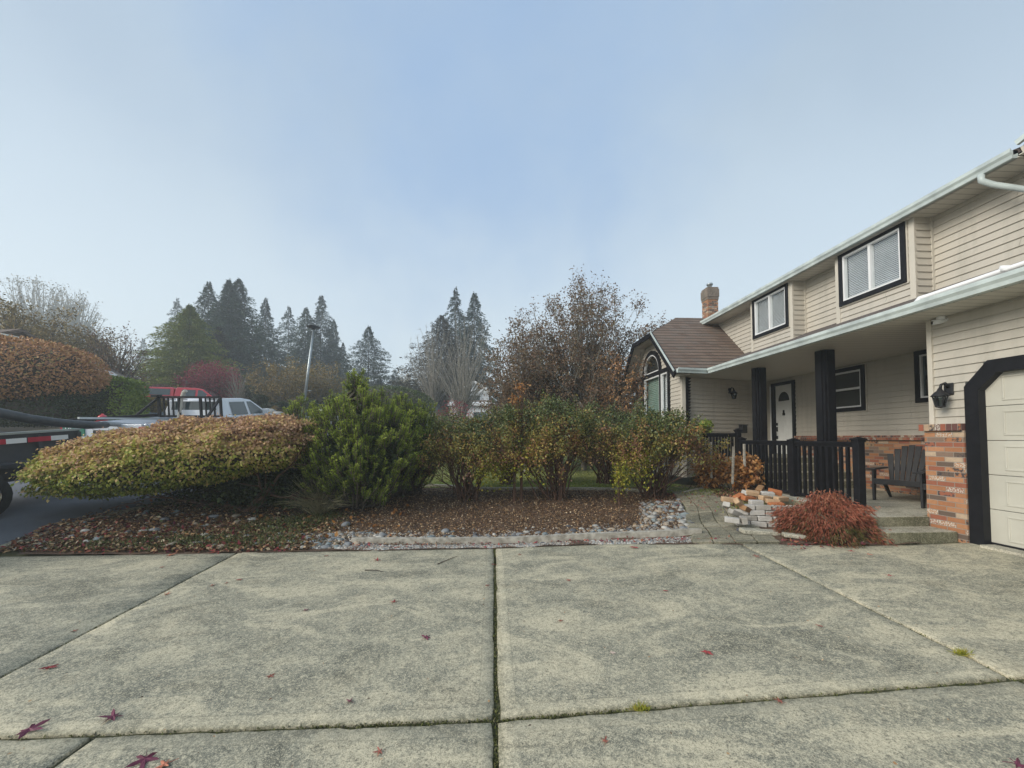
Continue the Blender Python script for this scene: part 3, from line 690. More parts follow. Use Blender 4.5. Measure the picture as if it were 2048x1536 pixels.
# upper roof slab, soffit, gutter
uz = lambda x: 4.90+.42*(x-6.15)
ur = MB(); slabpoly(ur, [(6.12, 4.12, uz(6.12)), (9.6, 4.12, uz(9.6)), (9.6, UEND+.4, uz(9.6)), (6.12, UEND+.4, uz(6.12))], .06)
slabpoly(ur, [(9.6, 4.12, uz(9.6)), (13, 4.12, uz(9.6)-1.4), (13, UEND+.4, uz(9.6)-1.4), (9.6, UEND+.4, uz(9.6))], .06)
HB(ur, 'upper_roof', M_shingle2)
so = MB(); so.box(6.16, 6.62, 4.1, UEND+.4, 4.79, 4.80); so.box(6.16, 6.62, -1, 4.1, 4.81, 4.82); HB(so, 'upper_soffit', M_soff)
gt = MB(); gutter(gt, (6.18, 4.12, 4.79), (6.18, UEND+.4, 4.79), hgt=.115, wd=.10, out=(-1, 0, 0)); HB(gt, 'gutter', M_gut)
mb = MB(); slabpoly(mb, [(6.2, 4.08, 4.93), (6.2, 2.4, 5.45), (9.0, 2.4, 6.3), (9.0, 4.08, 6.0)], .1); HB(mb, 'cross_roof', M_shingle2)
mb = MB(); mb.beam((6.17, 4.12, 4.97), (6.17, 2.4, 5.5), .04, .06); HB(mb, 'rake_flashing', M_gut)
mb = MB(); mb.beam((6.22, 4.10, 4.86), (6.22, 2.4, 5.32), .03, .12); HB(mb, 'rake_board', M_trim)
# downspouts
dn = MB(); dn.tube([(6.12, 4.42, 4.80), (6.12, 4.42, 4.72), (6.2, 4.37, 4.64), (6.47, 4.15, 4.42), (6.53, 4.1, 4.3), (6.53, 4.1, 3.95)], .035, 8); HB(dn, 'downspout', M_gut, smooth=True)
dn = MB(); dn.tube([(5.30, 4.52, 3.17), (5.33, 4.49, 3.235), (5.40, 4.42, 3.255), (5.62, 3.5, 3.345), (5.9, 2.4, 3.47)], .032, 8)
dn.tube([(5.545, 3.85, 3.30), (5.545, 3.83, 3.36)], .042, 8)
HB(dn, 'downspout', M_white, smooth=True)
# chimney
ch = MB(); cx, cyy = 8.06, 13.75
ch.box(cx-.195, cx+.195, cyy-.195, cyy+.195, .5, 6.56); C = HB(ch, 'chimney', M_brick)
cc = MB(); cc.box(cx-.21, cx+.21, cyy-.21, cyy+.21, 6.56, 6.66); cc.box(cx-.225, cx+.225, cyy-.225, cyy+.225, 6.66, 6.95); cc.box(cx-.205, cx+.205, cyy-.205, cyy+.205, 6.95, 7.02); HB(cc, 'chimney_cap', mk_concrete('chimney cap', (.16, .13, .10), (.20, .16, .13), (.26, .21, .17)), C)
fl = MB(); fl.lathe((cx, cyy, 7.02), [(.07, 0), (.07, .12), (.10, .13), (.115, .17), (.10, .20), (.0, .21)], 14); HB(fl, 'flue', M_gmetal, C, smooth=True)
# columns
def column(x, y):
    m = MB(); z0 = .4 if y < 8 else .9; z1 = 3.05
    m.box(x-.1, x+.1, y-.1, y+.1, z0, z1)
    m.box(x-.125, x-.1, y-.06, y+.06, z0, z1-.002); m.box(x-.06, x+.06, y-.125, y-.1, z0, z1-.002)
    m.box(x-.14, x-.02, y-.14, y-.128, z0, z0+.001)
    return HB(m, 'porch_column', M_black, bevel=.006)
column(5.93, 6.55); column(5.96, 8.3)
# lanterns
def lantern(loc, rz, label):
    t = thing('wall_lantern', loc, label, 'lantern', 'black wall lanterns', rz)   # local +X out of wall
    b = MB(); b.lathe((0, 0, 0), [(.0, .0)], 3); b = MB(); b.box(0, .02, -.05, .05, .02, .17); b.build('back_plate', M_char, t, bevel=.008)
    a = MB(); a.tube([(.02, 0, .12), (.06, 0, .17), (.11, 0, .15), (.13, 0, .09)], [.022, .016, .014, .018], 8); a.build('arm', M_char, t, smooth=True)
    c = MB(); c.lathe((.13, 0, -.02), [(.0, .13), (.02, .12), (.03, .09), (.05, .075), (.085, .03), (.088, .02), (.0, .02)], 12); c.build('lamp_cap', M_char, t, smooth=True)
    g_ = MB(); g_.lathe((.13, 0, -.13), [(.04, 0), (.066, .12)], 12); g_.build('lamp_glass', M_glass2, t)
    k = MB()
    for i in range(6):
        q = i*math.pi/3; k.beam((.13+.042*math.cos(q), .042*math.sin(q), -.13), (.13+.068*math.cos(q), .068*math.sin(q), -.0), .012, .012)
    k.lathe((.13, 0, -.14), [(0, -.01), (.035, 0), (.05, .008), (.05, .018), (0, .018)], 12); k.build('lamp_cage', M_char, t)
    return t
lantern((5.79, 4.58, 2.02), math.pi, 'black wall lantern on the siding beside the garage door')
lantern(tuple(FS.p(1.62, 2.66, .0)), math.atan2(FS.n.y, FS.n.x), 'black wall lantern on the siding of the wing left of the front door')
sc2 = thing('security_camera', (5.76, 4.62, 3.0), 'small white security camera under the eave at the garage corner', 'camera')
m = MB(); m.lathe((0, 0, .0), [(0, .05), (.045, .05), (.045, .03), (.02, .02), (.0, .02)], 12); m.build('mount', M_white, sc2)
m = MB(); m.tube([(-.06, .05, -.012), (.07, -.03, .01)], [.034, .034], 12); m.build('camera_body', M_white, sc2, smooth=True)
m = MB(); m.tube([(-.064, .053, -.012), (-.06, .05, -.012)], .022, 12); m.build('lens', M_black, sc2)
t = thing('mailbox', tuple(FS.p(1.98, 1.62, .09)), 'small black mailbox on the wing wall behind the porch railing', 'mailbox', None, math.atan2(WU.y, WU.x)); 
m = MB(); m.box(-.1, .1, -.05, .05, 0, .2); m.build('box', M_char, t, bevel=.01); m = MB(); m.box(-.11, .11, -.06, .05, .2, .225); m.build('lid', M_char, t, bevel=.005)
# ---- porch railings
def railing(a, b, zb, zt, posts, label, balus=.115, zpost0=None, caps=True):
    a = Vector((*a, 0)); b = Vector((*b, 0)); t = thing("porch_railing", (a.x, a.y, zb), label, 'railing'); o = Vector((a.x, a.y, zb))
    d = (b-a); Ln = d.length; d.normalize(); h = zt-zb
    L_ = lambda u, z: Vector((0, 0, 0))+d*u+Vector((0, 0, z))
    m = MB(); m.beam(L_(0, h-.02), L_(Ln, h-.02), .07, .045); m.beam(L_(0, h-.06), L_(Ln, h-.06), .035, .05); m.build('top_rail', M_black, t, bevel=.004)
    m = MB(); m.beam(L_(0, .05), L_(Ln, .05), .045, .05); m.build('bottom_rail', M_black, t, bevel=.004)
    u = balus/2
    while u < Ln-.03:
        if all(abs(u-p[0]*Ln) > .07 for p in posts):
            m = MB(); m.beam(L_(u, .07), L_(u, h-.08), .04, .04, up=(d.x, d.y, 0)); m.build('baluster', M_black, t)
        u += balus
    for (f_, p0, p1) in posts:
        m = MB(); p = L_(f_*Ln, 0); m.box(p.x-.05, p.x+.05, p.y-.05, p.y+.05, p0-zb, p1-zb); po = m.build('newel_post', M_black, t, bevel=.004)
        m = MB(); m.box(p.x-.07, p.x+.07, p.y-.07, p.y+.07, p1-zb, p1-zb+.025); m.box(p.x-.058, p.x+.058, p.y-.058, p.y+.058, p1-zb-.03, p1-zb); 
        m.hexa([(p.x-.055, p.y-.055, p1-zb+.025), (p.x+.055, p.y-.055, p1-zb+.025), (p.x+.055, p.y+.055, p1-zb+.025), (p.x-.055, p.y+.055, p1-zb+.025), (p.x-.01, p.y-.01, p1-zb+.05), (p.x+.01, p.y-.01, p1-zb+.05), (p.x+.01, p.y+.01, p1-zb+.05), (p.x-.01, p.y+.01, p1-zb+.05)])
        c = m.build('post_cap', M_black, po)
    return t
railing((5.33, 5.36), (5.33, 8.0), .47, 1.44, [(0, .2, 1.46), (.46, .4, 1.44), (1, .4, 1.46)], 'black railing with square balusters along the front of the porch')
railing((4.82, 8.75), (5.75, 8.75), .75, 1.60, [(0.0, .5, 1.58), (1., .5, 1.66)], 'black railing behind the orange-leaved shrub at the far end of the porch', balus=.075)
# ---- adirondack chairs
def adirondack(loc, rz, label):
    t = thing('garden_chair', loc, label, 'chair', 'charcoal plastic garden chairs on the porch', rz)   # faces +X
    m = MB()
    for i in range(5):
        x0 = .27-i*.1; z0 = .34-.022*i; m.beam((x0, -.24, z0), (x0, .24, z0), .09, .022, up=(-.2, 0, 1))
    m.beam((.32, -.27, .315), (.32, .27, .315), .025, .09); m.build('seat', M_char, t, bevel=.005)
    for i in range(7):
        k = i-3; hh = .70-.022*k*k; m = MB(); y0 = k*.058; y1 = k*.086
        dx = -.38
        p = [(-.16, y0-.026, .24), (-.16, y0+.026, .24), (-.18, y0+.026, .24), (-.18, y0-.026, .24)]
        s1 = .62; q = lambda x, y, s: (-.16-s*.33+x, y, .24+s*.68)
        hh = .98-.025*k*k
        m.hexa([(-.15, y0-.026, .22), (-.15, y0+.026, .22), (-.175, y0+.026, .22), (-.175, y0-.026, .22), (-.15+dx*hh, y1-.041, .22+hh*.70), (-.15+dx*hh, y1+.041, .22+hh*.70), (-.175+dx*hh, y1+.041, .22+hh*.70), (-.175+dx*hh, y1-.041, .22+hh*.70)])
        m.build('back_slat', M_char, t, bevel=.006)
    m = MB(); m.beam((-.34, -.24, .50), (-.34, .24, .50), .03, .06); m.build('back_brace', M_char, t, bevel=.005)
    for s_ in (-1, 1):
        m = MB(); m.hexa([(.36, s_*.24, .50), (.36, s_*.37, .50), (-.34, s_*.33, .50), (-.34, s_*.26, .50), (.36, s_*.24, .525), (.36, s_*.37, .525), (-.34, s_*.33, .525), (-.34, s_*.26, .525)]); m.build('armrest', M_char, t, bevel=.01)
        m = MB(); m.hexa([(.26, s_*.27, 0), (.33, s_*.27, 0), (.33, s_*.30, 0), (.26, s_*.30, 0), (.20, s_*.27, .50), (.34, s_*.27, .50), (.34, s_*.30, .50), (.20, s_*.30, .50)]); m.build('leg', M_char, t, bevel=.006)
        m = MB(); m.hexa([(-.42, s_*.24, 0), (-.36, s_*.24, 0), (-.36, s_*.27, 0), (-.42, s_*.27, 0), (-.12, s_*.24, .32), (.05, s_*.24, .32), (.05, s_*.27, .32), (-.12, s_*.27, .32)])
        m.beam((-.2, s_*.255, .28), (.32, s_*.255, .32), .03, .08); m.build('leg', M_char, t, bevel=.006)
    return t
adirondack((6.72, 6.0, .465), math.pi+.5, 'charcoal plastic slatted garden chair in full view against the brick porch wall')
adirondack((6.68, 5.2, .465), math.pi+.35, 'charcoal plastic garden chair half hidden behind the brick garage corner')

# ------------------------------------------------------------ foliage helpers
def unit(a): return a/np.maximum(1e-9, np.linalg.norm(a, axis=-1, keepdims=True))
def leaves(name, P, D, L_, W_, mat, tint, parent=None, rng=None, fold=.25, nrm=None):
    """rhombic leaves from base P along D; length L_, width W_"""
    rng = rng or np.random.default_rng(1); N = len(P)
    if nrm is None: nrm = rng.normal(size=(N, 3))
    D = unit(D); S = unit(np.cross(D, nrm)); U = np.cross(S, D)
    L_ = np.broadcast_to(L_, N)[:, None]; W_ = np.broadcast_to(W_, N)[:, None]
    V = np.empty((N, 4, 3)); V[:, 0] = P; V[:, 2] = P+D*L_
    mid = P+D*L_*.45+U*W_*fold; V[:, 1] = mid-S*W_*.5; V[:, 3] = mid+S*W_*.5
    F_ = np.arange(N*4).reshape(N, 4)
    return np_mesh(name, V.reshape(-1, 3), F_, mat, parent, tint)
def segs_mesh(name, S, mat, parent=None, n=4):
    """S: list of (p0,p1,r0,r1)"""
    A = np.array([s[0] for s in S], float); B = np.array([s[1] for s in S], float); r0 = np.array([s[2] for s in S])[:, None]; r1 = np.array([s[3] for s in S])[:, None]
    d = unit(B-A); ref = np.where(np.abs(d[:, 2:3]) > .9, np.array([[1., 0, 0]]), np.array([[0, 0, 1.]])); u = unit(np.cross(d, ref)); v = np.cross(d, u)
    N = len(S); V = np.empty((N, 2*n, 3))
    for k in range(n):
        a = 2*math.pi*k/n; o = u*math.cos(a)+v*math.sin(a); V[:, k] = A+o*r0; V[:, n+k] = B+o*r1
    base = (np.arange(N)*2*n)[:, None]; F_ = []
    for k in range(n): F_.append(base+np.array([[k, (k+1) % n, n+(k+1) % n, n+k]]))
    return np_mesh(name, V.reshape(-1, 3), np.concatenate(F_), mat, parent, smooth=True)
def grow(rng, p, d, L_, r, lev, S, T, up=.15, curl=.25, nseg=4, kids=3, ratio=.68, ang=.6, rmin=.004, droop=0):
    """recursive limb; S segments, T tips (pos, dir)"""
    p = np.array(p, float); d = unit(np.array(d, float)); sl = L_/nseg; pts = []
    for i in range(nseg):
        d = unit(d+rng.normal(size=3)*curl*.5+np.array([0, 0, up-droop*(i/nseg)])); q = p+d*sl
        ra = r*(1-i/nseg*.45); rb = r*(1-(i+1)/nseg*.45); S.append((p, q, ra, rb)); p = q; pts.append((p, d, rb))
        if lev <= 1: T.append((p, d))
    if lev > 0:
        for k in range(kids+1):
            if k == 0: q, dd, rr = pts[-1]; a = ang*.4
            else: q, dd, rr = pts[rng.integers(max(0, nseg//2-1), nseg)]; a = ang*rng.uniform(.7, 1.3)
            e = rng.normal(size=3); e = unit(e-dd*e.dot(dd)); nd = dd*math.cos(a)+e*math.sin(a)
            grow(rng, q, nd, L_*ratio*rng.uniform(.75, 1.15), max(rmin, rr*.66), lev-1, S, T, up, curl, nseg, kids, ratio, ang, rmin, droop)

# ---- materials for plants
F_fir = fol('fir needles', [(.02, .04, .022), (.035, .065, .033), (.055, .09, .045), (.08, .115, .055)])
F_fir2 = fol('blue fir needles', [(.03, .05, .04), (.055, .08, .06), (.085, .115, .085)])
F_brfir = fol('brown cedar foliage', [(0.045, 0.038, 0.025), (0.070, 0.055, 0.035), (0.050, 0.060, 0.030)])
F_cedar = fol('cedar foliage', [(.09, .13, .03), (.18, .225, .04), (.28, .31, .06), (.33, .28, .08)])
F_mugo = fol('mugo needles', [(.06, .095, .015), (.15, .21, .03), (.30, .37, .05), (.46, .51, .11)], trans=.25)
F_rose = fol('rose leaves', [(.07, .10, .03), (.15, .17, .045), (.27, .25, .06), (.44, .34, .09), (.32, .16, .07), (.24, .115, .07), (.18, .09, .06)], .5, .25, .4)
F_rgreen = fol('deep green leaves', [(.035, .06, .018), (.07, .10, .03), (.12, .155, .05), (.20, .22, .10)], .45, .2, .45)
F_yel = fol('yellow green leaves', [(0.182, 0.221, 0.026), (0.312, 0.325, 0.039), (0.494, 0.390, 0.065)], trans=.25)
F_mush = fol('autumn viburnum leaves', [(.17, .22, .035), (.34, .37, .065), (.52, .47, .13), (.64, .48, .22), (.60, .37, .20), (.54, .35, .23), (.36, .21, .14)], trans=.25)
F_orange = fol('orange leaves', [(0.300, 0.120, 0.035), (0.460, 0.210, 0.060), (0.550, 0.320, 0.140), (0.260, 0.090, 0.030)], trans=.2)
F_laceleaf = fol('laceleaf red', [(.12, .12, .04), (.17, .09, .045), (.24, .075, .045), (.33, .10, .06), (.38, .17, .10)], trans=.2)
F_fill = fol('dark olive leaves', [(.03, .045, .015), (.06, .08, .022), (.10, .105, .035), (.14, .09, .035)])  # darker olive mix, sets the filler shrubs apart from the roses
F_cover = fol('ground cover leaves', [(.04, .055, .018), (.075, .095, .028), (.12, .14, .045), (.16, .13, .05)])
F_pinkmap = fol('crimson maple', [(0.156, 0.026, 0.039), (0.286, 0.046, 0.065), (0.429, 0.078, 0.104)], trans=.2)
F_brown = fol('dry brown leaves', [(.09, .055, .04), (.15, .09, .06), (.21, .135, .085), (.17, .14, .075), (.22, .10, .06)], trans=.2)
F_hedge = fol('hedge green', [(.11, .16, .03), (.19, .26, .045), (.28, .35, .065)])
F_dhedge = fol('dark hedge', [(0.019, 0.033, 0.013), (0.039, 0.058, 0.019), (0.058, 0.078, 0.026)])
F_burnt = fol('burnt orange leaves', [(.24, .12, .07), (.42, .22, .10), (.54, .31, .13), (.46, .23, .15), (.36, .28, .11)])
F_olive = fol('olive autumn leaves', [(0.135, 0.108, 0.041), (0.216, 0.162, 0.054), (0.297, 0.203, 0.081), (0.149, 0.149, 0.054)])
F_grass = fol('grass blades', [(0.130, 0.195, 0.039), (0.234, 0.286, 0.078), (0.390, 0.364, 0.156)], trans=.2)
F_tan = fol('dry grass', [(0.160, 0.150, 0.080), (0.280, 0.260, 0.150), (0.380, 0.330, 0.200)], trans=.2)
F_litter = fol('leaf litter', [(.06, .036, .024), (.15, .085, .05), (.28, .165, .08), (.42, .27, .14), (.62, .50, .34)])
F_red = fol('fallen red leaves', [(0.140, 0.030, 0.045), (0.280, 0.050, 0.060), (0.340, 0.120, 0.070), (0.220, 0.090, 0.050)])

# ---- conifers
def conifer(name, label, x, ytop, Y, wpx, mat, seed=0, prof=1.0, dens=1.0, cat='conifer', group=None, droop=.25, base=.04, gap=0.):
    tip = at(x, ytop, Y); X = tip.x; z0 = H(X, Y)-.1; h = tip.z-z0; r = wpx/2*Y/F_PX*1.05; rng = np.random.default_rng(seed)
    t = thing(name, (X, Y, z0), label, cat, group)
    m = MB(); m.tube([(0, 0, 0), (0, 0, h*.5), (0, 0, h*.97)], [max(.10, h*.013), h*.006, .01], 7); m.build('trunk', M_barkn, t, smooth=True)
    nb = int(dens*320); Ps = []; Ds = []; Ls = []; Ti = []
    sz = h/60.
    for i in range(nb):
        f = base+(1-base)*(i+rng.random())/nb; z = h*f
        ln = r*(max(.015, (1-f))**(prof*.5+.42))*rng.uniform(.5, 1.22)*(1+.35*mnoise.noise(Vector((math.cos(i*2.4)*1.5, seed*7.7, f*9))))*(1.12 if f < .8 else 1.)
        if gap and rng.random() < gap: continue
        ln = min(ln, r*((1-f)*1.9+.012)*rng.uniform(.7, 1.25))
        az = i*2.4+rng.normal()*.3; dv = np.array([math.cos(az), math.sin(az), 0]); tb = rng.uniform(0, 1)
        nn = int(22+75*ln/r)
        s = rng.random(nn)**.7; 
        side = np.cross(dv, [0, 0, 1]); sp = rng.normal(size=nn)*.13*ln*(1-s*.6)
        zz = z+ln*(.30*(1-f)*s*0+ .18*s - droop*s*s*1.6) + rng.normal(size=nn)*sz*.5
        P = dv*(s*ln)[:, None]+side*sp[:, None]; P[:, 2] = zz
        D = dv+side*(sp/(ln+1e-6)*2.2)[:, None]+rng.normal(size=(nn, 3))*.25; D[:, 2] -= droop*1.6*s
        Ps.append(P); Ds.append(D); Ls.append(sz*rng.uniform(.8, 1.8, nn)*(1.15-.5*f)); Ti.append(np.clip(tb*.55+rng.random(nn)*.35+.15*s, 0, 1))
    P = np.concatenate(Ps); D = np.concatenate(Ds); Ln = np.concatenate(Ls)
    leaves('crown', P, D, Ln, Ln*.40, mat, np.concatenate(Ti), t, rng, nrm=np.tile([0, 0, 1.], (len(P), 1))+rng.normal(size=(len(P), 3))*.6)
    return t
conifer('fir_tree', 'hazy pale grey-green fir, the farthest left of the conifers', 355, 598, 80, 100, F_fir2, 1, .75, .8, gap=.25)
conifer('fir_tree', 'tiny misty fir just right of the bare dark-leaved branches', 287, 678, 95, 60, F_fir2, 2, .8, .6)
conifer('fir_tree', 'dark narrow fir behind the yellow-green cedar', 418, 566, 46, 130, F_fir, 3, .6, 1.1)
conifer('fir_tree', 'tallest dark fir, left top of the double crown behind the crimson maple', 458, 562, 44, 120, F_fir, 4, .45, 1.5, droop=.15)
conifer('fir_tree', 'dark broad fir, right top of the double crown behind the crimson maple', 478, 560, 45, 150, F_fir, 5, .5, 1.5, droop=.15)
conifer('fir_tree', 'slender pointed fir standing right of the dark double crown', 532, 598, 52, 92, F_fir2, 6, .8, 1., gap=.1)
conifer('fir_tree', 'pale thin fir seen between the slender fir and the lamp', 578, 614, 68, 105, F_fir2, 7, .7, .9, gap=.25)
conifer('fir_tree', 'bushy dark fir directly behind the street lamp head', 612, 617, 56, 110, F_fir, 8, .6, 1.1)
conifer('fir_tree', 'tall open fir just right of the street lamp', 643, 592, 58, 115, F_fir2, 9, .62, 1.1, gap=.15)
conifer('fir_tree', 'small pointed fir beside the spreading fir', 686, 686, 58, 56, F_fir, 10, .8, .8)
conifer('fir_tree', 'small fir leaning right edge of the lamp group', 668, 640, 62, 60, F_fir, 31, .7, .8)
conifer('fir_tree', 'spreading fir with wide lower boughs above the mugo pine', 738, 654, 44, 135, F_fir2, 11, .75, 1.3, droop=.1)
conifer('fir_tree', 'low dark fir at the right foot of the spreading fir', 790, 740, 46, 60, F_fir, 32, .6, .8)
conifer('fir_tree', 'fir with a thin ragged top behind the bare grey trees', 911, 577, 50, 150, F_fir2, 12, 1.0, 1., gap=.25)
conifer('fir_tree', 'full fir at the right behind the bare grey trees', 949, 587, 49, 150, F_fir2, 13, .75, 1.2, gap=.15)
conifer('cedar_tree', 'brownish dense cedar behind the bare grey trees', 884, 632, 42, 175, F_brfir, 14, .5, 1.7, droop=.1)
conifer('cedar_tree', 'broad yellow-green cedar behind the red pickup', 380, 612, 32, 185, F_cedar, 15, .62, 3.2, droop=.12)
conifer('cedar_tree', 'dark reddish cedar between yellow-green cedar and crimson maple', 438, 655, 36, 110, F_brfir, 16, .5, 1.6, droop=.1)

# ---- broadleaf crown trees
def crown_tree(name, label, x, ytop, ybase, Y, wpx, mat, seed, n=5000, leaf=.12, cat='tree', bark=None, lev=4, trunk_f=.25, group=None, rr=None, nt_=200, low=.18, edge=.5, twig=1., tw=7, leafy=1., **_):
    """limbs run from the trunk to points spread through a domed crown volume; twigs and leaves at their ends"""
    top = at(x, ytop, Y); X = top.x; z0 = H(X, Y)-.05; h = top.z-z0; r = wpx/2*Y/F_PX; rng = np.random.default_rng(seed)
    t = thing(name, (X, Y, z0), label, cat, group); S = []; T = []
    r0 = rr or h*.02; th = h*trunk_f; hub = np.array([0, 0, th*.6])
    S.append((np.zeros(3), hub, r0*1.3, r0))
    for k in range(nt_):
        while True:
            q = rng.uniform(-1, 1, 3)
            if (q**2).sum() < 1 and (q**2).sum() > rng.random()*edge: break
        lump = 1+.22*mnoise.noise(Vector(q)*2.2+Vector((seed, 0, 0)))
        zc = h*(low+1)/2; tip = np.array([q[0]*r*lump, q[1]*r*.85*lump, zc+q[2]*h*(1-low)/2*(lump if q[2] < .5 else 1)])
        c1 = hub+np.array([tip[0]*.12, tip[1]*.12, (tip[2]-hub[2])*.35]); c2 = np.array([tip[0]*.72, tip[1]*.72, hub[2]+(tip[2]-hub[2])*.72])+rng.normal(size=3)*r*.08
        prev = hub; m = 6; rb = r0*rng.uniform(.28, .55)
        for i in range(1, m+1):
            u = i/m; p = (1-u)**3*hub+3*(1-u)**2*u*c1+3*(1-u)*u*u*c2+u**3*tip; p = p+rng.normal(size=3)*r*.03
            S.append((prev, p, rb*(1-(i-1)/m*.8), rb*(1-i/m*.8)));
            if i > 2:
                for w_ in range(2 if i < m else tw-3):
                    d = unit((p-prev)/np.linalg.norm(p-prev)+rng.normal(size=3)*.55); l = r*twig*rng.uniform(.08, .2); e = p+d*l*.55; f = e+unit(d+rng.normal(size=3)*.35+np.array([0, 0, .15]))*l*.5
                    S.append((p, e, rb*.16, rb*.11)); S.append((e, f, rb*.11, rb*.05)); T += [(e, d), (f, d)]
            prev = p
    segs_mesh('trunk', S, bark or M_barkn, t, 3)
    if n:
        idx = rng.integers(0, len(T), n); TP = np.array([q[0] for q in T])[idx]; TD = np.array([q[1] for q in T])[idx]
        P = TP+rng.normal(size=(n, 3))*leaf*leafy; D = TD*.4+rng.normal(size=(n, 3))*.7; D[:, 2] -= .5
        ph = np.sin(idx*12.9898)*43758.5453; tn = (ph-np.floor(ph))*.5+rng.random(n)*.5
        leaves('crown', P, D, leaf*rng.uniform(.7, 1.3, n), leaf*.5, mat, tn, t, rng)
    return t
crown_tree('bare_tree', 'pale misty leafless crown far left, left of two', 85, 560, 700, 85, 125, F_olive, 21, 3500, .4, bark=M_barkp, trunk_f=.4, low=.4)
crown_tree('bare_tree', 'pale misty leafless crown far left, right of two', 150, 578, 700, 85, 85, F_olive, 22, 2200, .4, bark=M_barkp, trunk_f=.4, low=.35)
crown_tree('garden_tree', 'brown and green leafy tree rising behind the burnt orange tree', 60, 626, 760, 22, 270, F_olive, 23, 26000, .15, trunk_f=.2)
crown_tree('garden_tree', 'dark wine leaved open tree above the clipped green hedge', 222, 655, 770, 21, 130, F_brown, 24, 2200, .12, trunk_f=.2, nt_=110)
crown_tree('garden_tree', 'brown bushy tree left behind the burnt orange tree, near the roof', 150, 672, 760, 22, 160, F_olive, 25, 17000, .13, trunk_f=.2)
crown_tree('birch_tree', 'bare grey tree with thin upright branches, left of the pair', 868, 640, 800, 30, 110, F_olive, 26, 0, .1, bark=M_barkp, trunk_f=.2, nt_=90, rr=.10, low=.3, edge=.9)
crown_tree('birch_tree', 'bare grey tree with fine arching branches, right of the pair', 925, 628, 800, 29, 150, F_olive, 27, 0, .1, bark=M_barkp, trunk_f=.2, nt_=120, rr=.11, low=.3, edge=.9)
crown_tree('bare_tree', 'thin leafless pale tree between crimson maple and olive trees', 478, 735, 800, 26, 66, F_brown, 28, 150, .12, bark=M_barkp, nt_=60, rr=.07)
crown_tree('garden_tree', 'olive and orange tree with pale curving branches left of the lamp', 572, 722, 790, 25, 120, F_olive, 29, 6500, .12, bark=M_barkp, nt_=120)
crown_tree('garden_tree', 'olive and rust coloured tree right of the lamp pole', 640, 728, 795, 27, 110, F_olive, 30, 5500, .12, bark=M_barkp, nt_=120)
crown_tree('maple_tree', 'crimson spreading maple above the red pickup', 424, 728, 800, 27, 100, F_pinkmap, 33, 9000, .12)
crown_tree('bare_tree', 'grey leafless bush far off in the gap between the conifers', 808, 738, 790, 80, 50, F_olive, 34, 900, .4, bark=M_barkp, nt_=90)
crown_tree('shrub_tree', 'dark red shrub at the foot of the bare grey trees', 912, 800, 850, 20, 80, F_pinkmap, 35, 2500, .09, cat='shrub', low=.05, nt_=90)
crown_tree('shrub_tree', 'dull crimson shrub beyond the roses, right of the mugo pine', 895, 808, 850, 16, 60, F_brown, 36, 1800, .07, cat='shrub', low=.05, nt_=90)
# big brown-leaved tree near the house
crown_tree('magnolia_tree', 'large rounded tree with hanging dry brown leaves left of the house', 1165, 590, 900, 13.5, 305, F_brown, 41, 42000, .082, bark=M_barkp, nt_=300, rr=.10, low=.15, edge=.2, tw=9, twig=1.25)
crown_tree('garden_tree', 'lower rust-leaved tree on the left side of the large brown tree', 1050, 645, 900, 13.0, 175, F_brown, 42, 24000, .08, bark=M_barkp, nt_=200, rr=.07, low=.1, edge=.3)
crown_tree('garden_tree', 'orange-brown branches of the tree beside the arched window', 1230, 700, 900, 12.4, 120, F_burnt, 43, 8000, .075, bark=M_barkp, nt_=150, rr=.05, low=.05)

# ---- clipped solid shrubs (dense leaf shells)
def shell(name, label, cat, c, rad, mat, n, leaf, seed, tintf=None, sup=2., group=None, core=True, jit=.06, cull=None, twigs=None):
    """superellipsoid shell of leaves; sup=2 ball, >2 boxier"""
    rng = np.random.default_rng(seed); t = thing(name, (c[0], c[1], c[2]-rad[2]), label, cat, group)
    d = unit(rng.normal(size=(n, 3))); k = (np.abs(d)**sup).sum(1)**(1/sup); q = d/k[:, None]
    rr = 1-np.abs(rng.normal(size=n))*jit; P = q*rr[:, None]*np.array(rad)
    nv = unit(np.sign(q)*np.abs(q)**(sup-1)/np.array(rad)+1e-9)
    if cull is not None:
        kk = cull(P, rng); P, nv, q = P[kk], nv[kk], q[kk]; n = len(P)
    P[:, 2] += rad[2]
    D = nv*.5+rng.normal(size=(n, 3))*.6
    lum = np.array([mnoise.noise(Vector(p)*(2.2/max(rad)*1.5)) for p in P[:, :]]) if n < 60000 else 0
    ti = .5+.5*lum+rng.normal(size=n)*.2 if tintf is None else tintf(P, q, rng)
    leaves('foliage', P, D, leaf*rng.uniform(.7, 1.3, n), leaf*.6, mat, ti, t, rng, nrm=nv+rng.normal(size=(n, 3))*.5)
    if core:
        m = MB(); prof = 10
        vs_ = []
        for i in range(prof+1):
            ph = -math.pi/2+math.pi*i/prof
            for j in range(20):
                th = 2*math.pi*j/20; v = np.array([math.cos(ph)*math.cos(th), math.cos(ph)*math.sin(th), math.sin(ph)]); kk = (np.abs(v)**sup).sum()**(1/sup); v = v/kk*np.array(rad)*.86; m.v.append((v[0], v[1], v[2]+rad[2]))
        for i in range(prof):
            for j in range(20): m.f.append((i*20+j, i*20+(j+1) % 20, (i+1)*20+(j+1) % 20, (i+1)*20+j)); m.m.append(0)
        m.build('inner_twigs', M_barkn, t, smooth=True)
    return t
